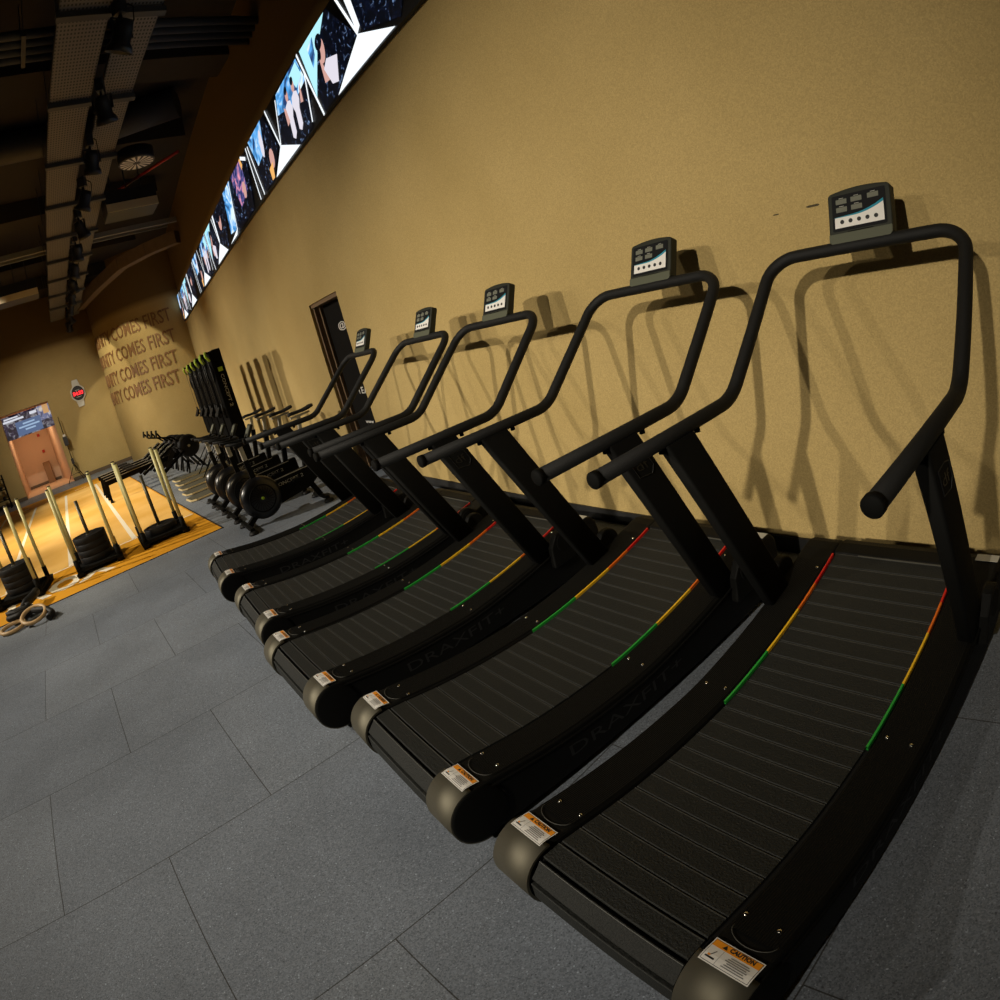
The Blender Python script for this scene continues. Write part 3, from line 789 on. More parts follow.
    if full:
        P([(-9.83, 4.67), (-9.05, 4.67), (-8.62, 4.50), (-8.80, 3.89), (-9.95, 3.89), (-10.08, 3.97)], 1)
        P([(-9.80, 4.66), (-9.0, 4.66), (-8.9, 4.2), (-9.5, 4.1)], 2); blob(-9.1, 4.25, 0.10, 0.12, 5); ln((-8.95, 4.66), (-8.66, 4.55), 0.05); P([(-9.05, 4.67), (-8.98, 4.67), (-8.9, 4.55), (-9.0, 4.5)], 8)
        P([(-10.90, 3.88), (-10.10, 3.96), (-10.25, 3.88)], 3); P([(-10.6, 4.66), (-9.95, 4.66), (-10.2, 3.95), (-10.7, 4.0)], 0)
        ln((-10.0, 4.66), (-10.15, 3.95), 0.04)
m = MB()
unit(m, 0.0, True)
for ox in (-7.45, -12.95): unit(m, ox, False)
# keep the picture inside the screen
m.v = [(min(max(v[0], X_END+0.05+11.5), 10.45), v[1], (3.848 + (v[2]+3.82-3.88)*1.072) - 3.82) for v in m.v]
m.build('display', mats, ls, recalc=False)

# ------------------------------------------------------------------ lettering on the rounded wall
rows = [(0.42, 4.01), (0.46, 3.33), (0.58, 2.67), (0.70, 2.05)]
rl = ['top row', 'second row down', 'third row down', 'bottom row']
for (s_end, zb), nm in zip(rows, rl):
    m = MB(); Wd = 4.9
    text_on(m, 'COMMUNITY COMES FIRST', lambda u, v, d: arc(s_end + Wd - u, zb + v, 0.004 + d), Wd, 0.45, 0, solid=0.018, bold=0.006)
    o = m.build('wall_lettering', M['rust'])
    tag(o, 'brown metal letters COMMUNITY COMES FIRST on the rounded wall, %s' % nm, 'lettering', 'rows of wall lettering')

# ------------------------------------------------------------------ turf mat with lanes
mt = thing('turf_mat', 'orange training turf with white lane lines, laid on the grey tiles', 'mat', F(0, 0, 0), FY)
MX0, MX1, MY0, MY1 = -7.58, -22.4, 1.355, -5.6
m = MB(); m.box(MX1, MX0, MY1, MY0, 0.0, 0.005); m.build('turf_border', M['turfedge'], mt)
m = MB(); m.box(MX1-0.02, MX0+0.02, MY0, MY0+0.02, 0, 0.006); m.box(MX0, MX0+0.02, MY1, MY0+0.02, 0, 0.006)
m.build('edge_strip', M['ink'], mt)
LX0, LX1 = -9.24, -20.45
m = MB(); m.box(LX1, LX0, MY1, 1.33, 0.0051, 0.0056); m.build('lane_area', M['turflane'], mt)
m = MB(); m.box(LX0-0.02, LX0+0.03, MY1, 1.33, 0.0057, 0.0064); m.build('start_line', M['turfwhite'], mt)
for k in range(6):
    m = MB(); m.box(LX1-0.5, LX1-0.44, 1.2-0.95*k-0.5, 1.2-0.95*k-0.1, 0.0057, 0.0064); m.build('finish_mark', M['turfwhite'], mt)
for k in range(6):
    y = 0.42 - 0.965*k
    m = MB(); m.box(LX1+0.1, LX0-0.05, y-0.035, y+0.035, 0.0057, 0.0065); m.build('lane_line', M['turfwhite'], mt)
# name of the race across the near border; letters are read from the near side
m = MB()
text_on(m, 'HYROX', lambda u, v, d: (-8.03 - v, -1.92 + u, 0.0068), 1.94, 0.60, bold=0.05)
m.build('turf_lettering', M['turfwhite'], mt, recalc=False)

# ------------------------------------------------------------------ push sleds
def make_sled():
    t = thing('push_sled', 'x', 'sled')
    # local x along the lane (0.58 between poles), y across (0.54)
    for s in (1, -1):
        m = MB()
        poly = [(-0.40, 0.05), (-0.34, 0.0), (0.34, 0.0), (0.40, 0.05), (0.40, 0.065), (0.33, 0.03), (-0.33, 0.03), (-0.40, 0.065)]
        vs = [(x, s*0.27-0.045, z) for x, z in poly] + [(x, s*0.27+0.045, z) for x, z in poly]; n = 8
        m.add(vs, [tuple(range(n)), tuple(range(n, 2*n))[::-1]] + [(i, i+n, (i+1) % n+n, (i+1) % n) for i in range(n)])
        m.box(-0.33, 0.33, s*0.27-0.03, s*0.27+0.03, 0.03, 0.075)
        m.build('runner', M['blacksteel'], t)
        for sx in (1, -1):
            m = MB(); m.tube([(sx*0.29, s*0.27, 0.03), (sx*0.29, s*0.27, 0.21)], 0.032, 14)
            m.bar((sx*0.29, s*0.27, 0.07), (sx*0.17, s*0.27, 0.07), 0.04, 0.06)
            m.build('pole_socket', M['blacksteel'], t)
            m = MB(); m.cyl((sx*0.29, s*0.27, 0.19), (sx*0.29, s*0.27, 1.10), 0.0235, 16)
            p = m.build('push_pole', M['pole'], t)
            m = MB(); m.cyl((sx*0.29, s*0.27, 1.10), (sx*0.29, s*0.27, 1.112), 0.0245, 16); m.build('pole_cap', M['darkpole'], p)
    m = MB(); m.box(-0.25, 0.25, -0.25, 0.25, 0.06, 0.085)
    for sx in (-0.29, 0.29): m.box(sx-0.03, sx+0.03, -0.27, 0.27, 0.045, 0.085)
    m.build('deck', M['blacksteel'], t, bevel=0.004)
    m = MB(); m.cyl((0, 0, 0.085), (0, 0, 0.84), 0.023, 16); m.build('weight_post', M['darkpole'], t)
    return t
def make_plate():
    m = MB()
    prof = [(0.026, 0.004), (0.07, 0.0), (0.10, 0.008), (0.17, 0.008), (0.185, 0.0), (0.2195, 0.0), (0.222, 0.003), (0.222, 0.077), (0.2195, 0.080),
            (0.185, 0.080), (0.17, 0.072), (0.10, 0.072), (0.07, 0.080), (0.026, 0.076), (0.026, 0.004)]
    m.lathe(prof, (0, 0, 0), 'z', 40)
    o = m.build('weight_plate', M['plate'])
    m = MB(); m.lathe([(0.0265, 0.003), (0.040, 0.077), (0.0265, 0.081)], (0, 0, 0), 'z', 20); m.build('hub_ring', M['darkpole'], o)
    return o
sled0 = make_sled(); plate0 = make_plate()
sl = [(-8.56, -0.195, 1, 'right-hand push sled with four yellow poles and a single plate', 'the right-hand sled'),
      (-8.48, -1.09, 4, 'middle push sled with four yellow poles and a tall stack of plates', 'the middle sled'),
      (-8.40, -2.12, 4, 'left-hand push sled with four yellow poles, at the picture edge', 'the left-hand sled')]
first = True
lv = {1: [''], 4: ['lowest plate', 'second plate from the bottom', 'third plate from the bottom', 'top plate']}
for i, (x, y, n, lab, where) in enumerate(sl):
    t = sled0 if i == 0 else copy_tree(sled0)
    t.location = (x, y, 0.0068); t.rotation_euler = (0, 0, FY-0.02 - (0.16 if i == 2 else 0)); tag(t, lab, 'sled', 'push sleds on the turf')
    for k in range(n):
        p = plate0 if first else copy_tree(plate0); first = False
        p.location = (x, y, 0.0935 + 0.0805*k)
        tag(p, ('only black rubber plate on ' if n == 1 else 'black rubber ' + lv[n][k] + ' on ') + where, 'weight plate', 'weight plates on the sleds')

# ------------------------------------------------------------------ wooden rings on a strap, on the floor in front of the left sled
rs = thing('ring_strap', 'black strap bundle with two pale wooden rings, on the tiles by the left sled', 'exercise rings', (-7.06, -1.90, 0.0), 0)
bx = rs.location.copy()
for (dx, dy, z, tl) in ((0.12, 0.12, 0.085, 0.30), (0.06, -0.16, 0.03, 0.05)):
    m = MB(); pts = []
    for k in range(32):
        a = 2*PI*k/32; pts.append((dx+0.140*math.cos(a), dy+0.140*math.sin(a), z-tl*0.14*math.cos(a)))
    m.tube(pts, 0.021, 12, closed=True); m.build('wooden_ring', M['wood'], rs)
rnd = random.Random(5)
for k in range(3):
    m = MB(); P = []
    for q_ in range(7):
        a = q_*1.1 + k*2; P.append((-0.20+0.11*math.cos(a)*rnd.uniform(0.6, 1.1), -0.10+0.17*math.sin(a)*rnd.uniform(0.6, 1.1), 0.035+0.035*k+0.03*rnd.random()))
    m.tube(fillet(P, 0.06, 4), 0.034, 8); m.build('strap_coil', M['rubber'], rs)
m = MB(); m.tube(fillet([(-0.16, -0.05, 0.10), (-0.34, -0.02, 0.13), (-0.55, 0.04, 0.13), (-0.72, 0.05, 0.13)], 0.06, 4), 0.050, 10); m.build('strap', M['rubber'], rs)
m = MB(); m.tube(fillet([(0.0, 0.10, 0.10), (0.08, 0.26, 0.08), (0.20, 0.34, 0.05), (0.30, 0.30, 0.035)], 0.05, 4), 0.034, 8); m.build('strap_end', M['rubber'], rs)

# ------------------------------------------------------------------ exercise bikes (front towards the room)
def make_bike():
    t = thing('exercise_bike', 'x', 'exercise bike')
    fy, fz, r = 0.26, 0.295, 0.236
    m = MB(); m.lathe([(0.0, -0.095), (0.16, -0.095), (0.205, -0.082), (r, -0.05), (r+0.004, 0.0), (r, 0.05), (0.205, 0.082), (0.16, 0.095), (0.0, 0.095)], (0.0, fy, fz), 'x', 44)
    fw = m.build('flywheel_housing', M['gloss'], t)
    for s in (1, -1):
        m = MB(); m.lathe([(0.150, s*0.0), (0.155, s*0.006), (0.145, s*0.008), (0.140, 0.0)], (s*0.092, fy, fz), 'x', 36); m.build('housing_ring', M['blacksteel'], fw)
        m = MB()
        for k in range(24):
            a = 2*PI*k/24
            m.bar((s*0.097, fy+0.05*math.cos(a), fz+0.05*math.sin(a)), (s*0.097, fy+0.135*math.cos(a+0.25), fz+0.135*math.sin(a+0.25)), 0.004, 0.004)
        m.build('vent_grille', M['blacksteel'], fw)
        m = MB(); m.lathe([(0.018, 0), (0.018, s*0.004), (0, s*0.004)], (s*0.096, fy, fz), 'x', 18); m.build('hub_badge', M['lime'], fw)
    # front leg and foot bar with pads
    m = MB(); m.bar((0, 0.24, 0.20), (0, 0.02, 0.045), 0.07, 0.06); m.bar((-0.26, 0.0, 0.05), (0.26, 0.0, 0.05), 0.05, 0.035)
    m.build('front_foot', M['blacksteel'], t, bevel=0.006)
    m = MB(); m.bar((-0.24, 0.93, 0.05), (0.24, 0.93, 0.05), 0.05, 0.035); m.bar((0, 0.93, 0.05), (0, 0.84, 0.30), 0.05, 0.06)
    m.build('rear_foot', M['blacksteel'], t, bevel=0.006)
    for x, y in ((-0.26, 0), (0.26, 0), (-0.24, 0.93), (0.24, 0.93)):
        m = MB(); m.lathe([(0.055, 0.0), (0.058, 0.012), (0.045, 0.035), (0.0, 0.038)], (x, y, 0.0), 'z', 20)
        pd = m.build('foot_pad', M['rubber'], t)
    # main frame: wide beam to the rear carrying lettering
    m = MB()
    poly = [(0.34, 0.40), (1.00, 0.45), (1.01, 0.30), (0.84, 0.20), (0.40, 0.14)]
    m.prism_x(poly, -0.045, 0.045); fr = m.build('frame_beam', M['blacksteel'], t, bevel=0.012)
    m = MB(); m.box(0.045, 0.0475, 0.38, 0.90, 0.425, 0.432, T=Matrix.Identity(4))
    m.v = [(x, y, z + (y-0.38)*0.03 - 0.01) for x, y, z in m.v]; m.build('beam_stripe', M['silver'], fr)
    for wd_, o_, w_ in (('CONCEPT', 0.0, 0.30), ('2', 0.325, 0.035)):
        m = MB(); text_on(m, wd_, lambda u, v, d: (0.0468, 0.44+u+o_, 0.335+v+0.03*(u+o_)), w_, 0.040); m.build('beam_lettering', M['silver'], fr, recalc=False)
    m = MB(); m.lathe([(0.020, 0), (0.026, 0)], (0.0475, 0.41, 0.352), 'x', 16)
    m.f = m.f[:16]; m.m = m.m[:16]; m.sm = m.sm[:16]; m.build('beam_badge', M['lime'], fr, recalc=False)
    # steering post with silver upper part, bars, monitor
    m = MB(); m.bar((0, 0.27, 0.30), (0, 0.235, 0.74), 0.06, 0.055); m.build('handlebar_post', M['blacksteel'], t, bevel=0.006)
    m = MB(); m.bar((0, 0.236, 0.72), (0, 0.225, 0.91), 0.05, 0.05); m.build('silver_stem', M['silver'], t, bevel=0.004)
    m = MB(); m.bar((0, 0.16, 0.905), (0, 0.38, 0.93), 0.06, 0.035)
    m.tube(fillet([(-0.19, 0.05, 0.98), (-0.22, 0.20, 0.95), (-0.20, 0.36, 0.94), (0.20, 0.36, 0.94), (0.22, 0.20, 0.95), (0.19, 0.05, 0.98)], 0.06, 5), 0.016, 10)
    m.build('handlebar', M['foam'], t)
    m = MB(); m.bar((0, 0.30, 0.94), (0, 0.38, 1.02), 0.03, 0.03); m.build('monitor_arm', M['blacksteel'], t)
    m = MB(); Tm = Matrix.Translation((0, 0.38, 1.03)) @ Matrix.Rotation(math.radians(55), 4, 'X')
    m.prism_T(rrect(0.17, 0.15, 0.015), -0.015, 0.015, Tm); mo = m.build('monitor', M['conbody'], t, bevel=0.004)
    m = MB(); m.prism_T(rrect(0.12, 0.09, 0.004, 2, 0, 0.01), -0.0165, -0.0155, Tm); m.prism_T(rrect(0.12, 0.09, 0.004, 2, 0, 0.01), 0.0155, 0.0165, Tm); m.build('monitor_screen', M['lcd'], mo)
    # seat
    m = MB(); m.bar((0, 0.86, 0.38), (0, 0.95, 0.82), 0.06, 0.06); m.build('seat_post', M['blacksteel'], t, bevel=0.005)
    m = MB(); m.bar((0, 0.945, 0.80), (0, 0.98, 1.00), 0.042, 0.042); m.build('silver_seat_post', M['silver'], t, bevel=0.004)
    m = MB(); m.bar((0, 0.88, 0.995), (0, 1.12, 1.005), 0.05, 0.022); m.build('seat_rail', M['silver'], t)
    m = MB()
    sec = []
    for (y, w, z) in ((0.86, 0.02, 1.035), (0.90, 0.032, 1.043), (0.98, 0.045, 1.043), (1.05, 0.085, 1.043), (1.11, 0.115, 1.053), (1.155, 0.105, 1.063), (1.17, 0.06, 1.065)):
        sec.append([(w*math.cos(a), y, z + 0.020*math.sin(a)) for a in np.linspace(0, 2*PI, 13)[:-1]])
    vs = [v for r_ in sec for v in r_]; nn = 12
    m.add(vs, [(i*nn+k, i*nn+(k+1) % nn, (i+1)*nn+(k+1) % nn, (i+1)*nn+k) for i in range(len(sec)-1) for k in range(nn)], 0, True)
    m.add(sec[0], [tuple(range(nn))]); m.add(sec[-1], [tuple(range(nn))[::-1]])
    m.build('saddle', M['rubber'], t)
    # cranks
    for s, a in ((1, 0.7), (-1, 0.7+PI)):
        m = MB(); e = (s*0.10, 0.56+0.16*math.cos(a), 0.26+0.16*math.sin(a)*0.9)
        m.bar((s*0.055, 0.56, 0.28), (s*0.07, e[1], e[2]), 0.022, 0.028); m.box(s*0.13-0.045, s*0.13+0.045, e[1]-0.045, e[1]+0.045, e[2]-0.012, e[2]+0.012)
        m.build('crank_pedal', M['blacksteel'], t)
    return t
bk0 = make_bike()
bl = ['black exercise bike nearest the treadmills, its whole round flywheel in view', 'second black exercise bike from the treadmills, flywheel partly hidden',
      'third black exercise bike from the treadmills', 'farthest black exercise bike from the treadmills, beside the plywood foot boards']
for i, (x, y) in enumerate(((-7.0, 0.735), (-7.85, 0.70), (-8.65, 0.66), (-9.40, 0.62))):
    t = bk0 if i == 0 else copy_tree(bk0)
    t.location = (x, y, 0); t.rotation_euler = (0, 0, 0.03); tag(t, bl[i], 'exercise bike', 'exercise bikes beside the treadmills')

# ------------------------------------------------------------------ ski machines near the long wall
def make_ski():
    t = thing('ski_machine', 'x', 'ski machine')
    # local: column at y=0, floor board towards -y
    m = MB(); m.box(-0.06, 0.06, -0.02, 0.12, 0.02, 1.90); m.build('column', M['matte'], t, bevel=0.01)
    m = MB()
    poly = [(-0.09, 0.70), (-0.10, 2.12), (-0.02, 2.17), (0.11, 2.17), (0.13, 0.70)]
    m.prism_x(poly, -0.17, 0.17); h = m.build('flywheel_cover', M['matte'], t, bevel=0.015)
    m = MB(); m.lathe([(0.15, 0), (0.15, -0.02), (0.13, -0.03), (0, -0.03)], (0, -0.095, 1.80), 'y', 32); m.build('fan_guard', M['matte'], h)
    m = MB()
    for wd_, o_, w_ in (('CONCEPT', 0.0, 0.46), ('2', 0.49, 0.055)):
        m = MB(); text_on(m, wd_, lambda u, v, d: (0.1715, -0.005+v, 1.75-u-o_), w_, 0.055); m.build('cover_lettering', M['silver'], h, recalc=False)
    m = MB(); m.box(0.1705, 0.172, -0.02, 0.06, 1.80, 1.87); m.build('cover_badge', M['lime'], h)
    for s in (1, -1):
        m = MB(); m.bar((s*0.10, -0.05, 2.12), (s*0.15, -0.15, 2.15), 0.04, 0.03); m.build('pulley_arm', M['matte'], t)
        m = MB(); m.tube(fillet([(s*0.15, -0.15, 2.16), (s*0.165, -0.17, 2.10), (s*0.185, -0.12, 2.0)], 0.05, 4), 0.020, 8); m.build('grip_strap', M['lime'], t)
        m = MB(); m.tube([(s*0.15, -0.15, 2.14), (s*0.15, -0.14, 1.30)], 0.004, 6); m.build('pull_cord', M['slatedge'], t)
        m = MB(); m.tube([(s*0.15, -0.14, 1.30), (s*0.15, -0.15, 1.14)], 0.017, 10); m.build('pull_handle', M['foam'], t)
    m = MB(); m.prism_T(rrect(0.17, 0.15, 0.012), -0.015, 0.015, Matrix.Translation((0, -0.20, 1.18)) @ Matrix.Rotation(math.radians(60), 4, 'X')); m.build('monitor', M['black'], t)
    m = MB(); m.bar((0, -0.02, 1.12), (0, -0.20, 1.17), 0.03, 0.03); m.build('monitor_arm', M['matte'], t)
    m = MB()
    m.prism_z([(-0.25, 0.10), (-0.25, -1.08), (-0.16, -1.17), (0.16, -1.17), (0.25, -1.08), (0.25, 0.10)], 0.012, 0.036); b = m.build('foot_board', M['ply'], t)
    m = MB()
    m.prism_z([(-0.235, 0.08), (-0.235, -1.06), (-0.155, -1.15), (0.155, -1.15), (0.235, -1.06), (0.235, 0.08)], 0.036, 0.040); m.build('grip_sheet', M['dullgreen'], b)
    for s in (1, -1):
        m = MB(); m.tube([(s*0.06, 0.02, 0.75), (s*0.24, -0.62, 0.04)], 0.010, 8); m.build('brace_rod', M['matte'], t)
    for x, y in ((-0.2, 0), (0.2, 0), (-0.2, -1.0), (0.2, -1.0)):
        m = MB(); m.lathe([(0.02, 0), (0.02, 0.013)], (x, y, 0), 'z', 12); m.build('rubber_foot', M['rubber'], t)
    return t
sk0 = make_ski()
skl = ['black ski machine nearest the camera, its lettered side fully in view', 'second ski machine from the camera in the wall row', 'middle ski machine of the five by the wall',
       'fourth ski machine from the camera in the wall row', 'farthest ski machine in the wall row, by the rounded wall']
for i in range(5):
    t = sk0 if i == 0 else copy_tree(sk0)
    t.location = (-10.65-0.77*i, 1.50-0.01*i, 0); t.rotation_euler = (0, 0, 0.14); tag(t, skl[i], 'ski machine', 'ski machines along the wall')

# ------------------------------------------------------------------ rowing machines
def make_row():
    t = thing('rowing_machine', 'x', 'rowing machine')
    # local: flywheel at y=0, rail running to -y
    m = MB(); m.lathe([(0.0, -0.08), (0.19, -0.08), (0.235, -0.06), (0.25, 0.0), (0.235, 0.06), (0.19, 0.08), (0.0, 0.08)], (0, 0, 0.55), 'x', 36)
    f = m.build('flywheel_housing', M['plate'], t)
    for s in (1, -1):
        m = MB(); m.lathe([(0.03, 0), (0.03, s*0.004), (0, s*0.004)], (s*0.081, 0, 0.55), 'x', 16); m.build('hub_badge', M['silver'], f)
        m = MB(); m.bar((s*0.05, 0.05, 0.32), (s*0.22, 0.22, 0.0), 0.03, 0.03); m.bar((s*0.05, -0.10, 0.32), (s*0.22, -0.20, 0.0), 0.03, 0.03); m.build('front_leg', M['blacksteel'], t)
    m = MB(); m.bar((0, -0.12, 0.46), (0, -2.02, 0.40), 0.045, 0.10); rl_ = m.build('rail', M['blacksteel'], t, bevel=0.006)
    m = MB(); m.bar((0, -0.60, 0.500), (0, -1.98, 0.457), 0.030, 0.010); m.build('rail_top', M['silver'], rl_)
    m = MB(); m.bar((0, -1.96, 0.38), (0, -2.0, 0.02), 0.045, 0.045); m.bar((-0.20, -2.0, 0.02), (0.20, -2.0, 0.02), 0.05, 0.035); m.build('rear_leg', M['blacksteel'], t)
    for s in (1, -1):
        m = MB(); m.bar((s*0.11, -1.15, 0.30), (s*0.11, -0.30, 0.70), 0.05, 0.05); m.bar((s*0.11, -0.75, 0.16), (s*0.11, -0.15, 0.48), 0.05, 0.05)
        fr = m.build('foot_frame', M['blacksteel'], t)
        m = MB(); m.bar((s*0.11, -1.13, 0.336), (s*0.11, -0.32, 0.717), 0.02, 0.008); m.build('frame_rail', M['silver'], fr)
    m = MB(); m.box(-0.16, 0.16, -1.48, -1.22, 0.50, 0.54); m.build('seat', M['rubber'], t, bevel=0.012)
    for s in (1, -1):
        m = MB(); m.bar((s*0.12, -0.62, 0.26), (s*0.12, -0.38, 0.56), 0.10, 0.03, up=(0,1,1)); m.build('foot_rest', M['rubber'], t)
    m = MB(); m.tube(fillet([(0, -0.10, 0.62), (0, -0.30, 0.84), (0, -0.52, 0.90), (0, -0.58, 1.02)], 0.08, 5), 0.020, 10); m.build('monitor_arm', M['blacksteel'], t)
    m = MB(); m.prism_T(rrect(0.18, 0.15, 0.012), -0.018, 0.018, Matrix.Translation((0, -0.60, 1.02)) @ Matrix.Rotation(math.radians(75), 4, 'X')); m.build('monitor', M['conbody'], t)
    m = MB(); m.tube([(-0.22, -0.26, 0.58), (0.22, -0.26, 0.58)], 0.014, 10); m.build('pull_handle', M['foam'], t)
    return t
rw0 = make_row()
rwl = ['rowing machine nearest the camera, beyond the plywood foot boards', 'second rowing machine from the camera', 'third rowing machine from the camera', 'farthest rowing machine, towards the rounded wall']
for i in range(4):
    t = rw0 if i == 0 else copy_tree(rw0)
    x, y = -14.4-0.68*i, 0.90-0.085*i
    t.location = (x, y, 0.0066); t.rotation_euler = (0, 0, FY-0.06); tag(t, rwl[i], 'rowing machine', 'rowing machines by the turf')

# ------------------------------------------------------------------ things on and by the far wall
def fpos(x, y, z=0): return F(XF+x, y, z)
WS = 1.22
wt = thing('wall_clock', 'big watch-shaped digital clock with red digits on the far wall', 'clock', fpos(0.0, 1.0, 2.93), FY)
m = MB()
oc = [(0.26*math.cos(PI/8+k*PI/4), 0.30*math.sin(PI/8+k*PI/4)) for k in range(8)]
TT = Matrix.Rotation(PI/2, 4, 'Z') @ Matrix.Rotation(PI/2, 4, 'X') @ Matrix.Scale(1.12, 4)
m.prism_T(oc, 0.0, 0.07, TT); cs = m.build('watch_case', M['watchcase'], wt, bevel=0.015)
for sg in (1, -1):
    m = MB(); m.prism_T([(-0.13*sg, 0.24*sg), (0.13*sg, 0.24*sg), (0.10*sg, 0.44*sg), (-0.10*sg, 0.44*sg)], 0, 0.05, TT); m.build('strap_stub', M['watchcase'], wt, bevel=0.01)
m = MB(); m.prism_T([(0.21*math.cos(2*PI*k/32), 0.235*math.sin(2*PI*k/32)) for k in range(32)], 0.07, 0.085, TT); dl = m.build('dial', M['ink'], wt)
m = MB(); text_on(m, '54:33', lambda u, v, d: TT @ Vector((-0.17+u, -0.06+v, 0.087)), 0.34, 0.12, bold=0.03); m.build('digits', M['redled'], dl, recalc=False)
for (w_, y_) in ((0.16, 0.10), (0.18, -0.12)):
    m = MB(); m.prism_T(rrect(w_, 0.02, 0.005, 1, 0, y_), 0.085, 0.087, TT); m.build('dial_print', M['silver'], dl)
# screen above the corridor opening
cs = thing('corridor_screen', 'bright blue and white screen banner hanging at the top of the corridor opening', 'screen', fpos(-0.42, -1.1, 2.55), FY)
m = MB(); m.box(-0.05, 0, -0.93, 0.93, -0.42, 0.42); m.build('screen_housing', M['ink'], cs)
m = MB()
def q_(y0, y1, z0, z1, mi, d=0.002): m.add([(d, y0, z0), (d, y1, z0), (d, y1, z1), (d, y0, z1)], [(0,1,2,3)], mi)
q_(-0.93, 0.93, -0.42, 0.42, 1); q_(-0.93, -0.5, -0.42, 0.42, 1, 0.003); q_(0.45, 0.93, -0.10, 0.42, 2, 0.003); q_(0.66, 0.88, 0.10, 0.42, 8, 0.004)
q_(-0.48, 0.50, -0.38, 0.12, 6, 0.004); q_(-0.90, -0.1, 0.20, 0.27, 3, 0.004); q_(-0.85, -0.3, 0.30, 0.35, 3, 0.004); q_(0.15, 0.42, 0.24, 0.34, 3, 0.004)
for k, (a_, b_) in enumerate(((-0.20, 0.26), (-0.38, 0.42), (-0.16, 0.24))): q_(a_, b_, -0.02-0.11*k, 0.035-0.11*k, 4, 0.006)
dim = [screen_mat('banner_dim_a', (0.01, 0.015, 0.04), (0.05, 0.08, 0.22), (0.4, 0.42, 0.5), 6.0, 0.6), screen_mat('banner_dim_b', (0.01, 0.008, 0.02), (0.05, 0.03, 0.08), (0.5, 0.5, 0.55), 5.0, 0.5),
       screen_mat('banner_dim_c', (0.10, 0.10, 0.2), (0.25, 0.28, 0.5), (0.9, 0.8, 0.7), 5.0, 0.6), emat((0.7, 0.72, 0.8), 0.9), emat((0.35, 0.5, 0.7), 0.9), e_skin, emat((0.09, 0.14, 0.27), 0.9), e_shirt, emat((0.9, 0.5, 0.2), 0.6)]
m.build('display', dim, cs, recalc=False)
m = MB(); m.box(0, 0.55, 0, 0.30, 0, 0.9)
tag(m.build('cardboard_box', M['box'], loc=fpos(-4.9, -1.25, 0.005), rot=(0,0,FY)), 'brown box standing at the back wall of the corridor', 'box')
for z in (2.05, 1.35):
    m = MB(); m.box(0, 0.04, -0.06, 0.06, -0.06, 0.06); o = m.build('fire_alarm', M['firered'], loc=fpos(-4.985, -1.05, z), rot=(0,0,FY), bevel=0.01)
    tag(o, 'small red fire alarm on the corridor wall, %s one' % ('upper' if z > 2 else 'lower'), 'fire alarm', 'fire alarms in the corridor')
# tripod stand with a black lamp head
tp = thing('tripod_stand', 'thin black tripod stand beside the corridor opening', 'tripod', fpos(0.45, 0.02, 0), FY)
m = MB(); m.tube([(0, 0, 0.35), (0, 0, 2.35)], 0.014, 8); m.build('pole', M['blacksteel'], tp)
for k in range(3):
    a = 2*PI*k/3+0.4; m = MB(); m.tube([(0, 0, 0.62), (0.42*math.cos(a), 0.42*math.sin(a), 0.01)], 0.012, 6); m.bar((0, 0, 0.28), (0.26*math.cos(a), 0.26*math.sin(a), 0.25), 0.012, 0.012); m.build('leg', M['blacksteel'], tp)
for b_ in ((-0.07, 0.07, -0.08, 0.08, 1.30, 1.62), (-0.05, 0.05, -0.05, 0.05, 0.62, 0.82)):
    m = MB(); m.box(*b_); m.build('control_box', M['lampcase'], tp)
m = MB(); m.box(-0.03, 0.08, -0.05, 0.05, 1.62, 1.70); m.build('white_knob', M['white'], tp)
# dumbbell rack at the left edge
rk = thing('dumbbell_rack', 'dark rack at the far left edge of the picture', 'rack', fpos(0.5, -2.95, 0), FY)
m = MB()
for y in (-0.35, 0.35):
    m.bar((0.28, y, 0.02), (-0.28, y, 0.02), 0.05, 0.05); m.bar((0, y, 0.02), (-0.12, y, 1.15), 0.05, 0.06)
for z in (0.30, 0.65, 1.0): m.bar((0.06-z*0.1, -0.35, z), (0.06-z*0.1, 0.35, z), 0.22, 0.03)
m.build('rack_frame', M['blacksteel'], rk)
dd = None; names_ = {0.30: 'bottom', 0.65: 'middle', 1.0: 'top'}
for z in (0.30, 0.65, 1.0):
    for k, y in enumerate((-0.20, 0.20)):
        if dd is None:
            dd = thing('dumbbell', 'x', 'dumbbell')
            for s in (1, -1):
                m = MB(); m.cyl((s*0.06, 0, 0), (s*0.13, 0, 0), 0.055, 12); m.build('weight_head', M['plate'], dd)
            m = MB(); m.cyl((-0.06, 0, 0), (0.06, 0, 0), 0.016, 10); m.build('handle', M['chrome'], dd); d_ = dd
        else: d_ = copy_tree(dd)
        p = fpos(0.5+0.06-z*0.1, -2.95+y, z+0.071); d_.location = p; d_.rotation_euler = (0, 0, FY)
        tag(d_, 'dumbbell on the %s shelf of the rack at the left edge, %s' % (names_[z], 'left one' if k == 0 else 'right one'), 'dumbbell', 'dumbbells on the rack')

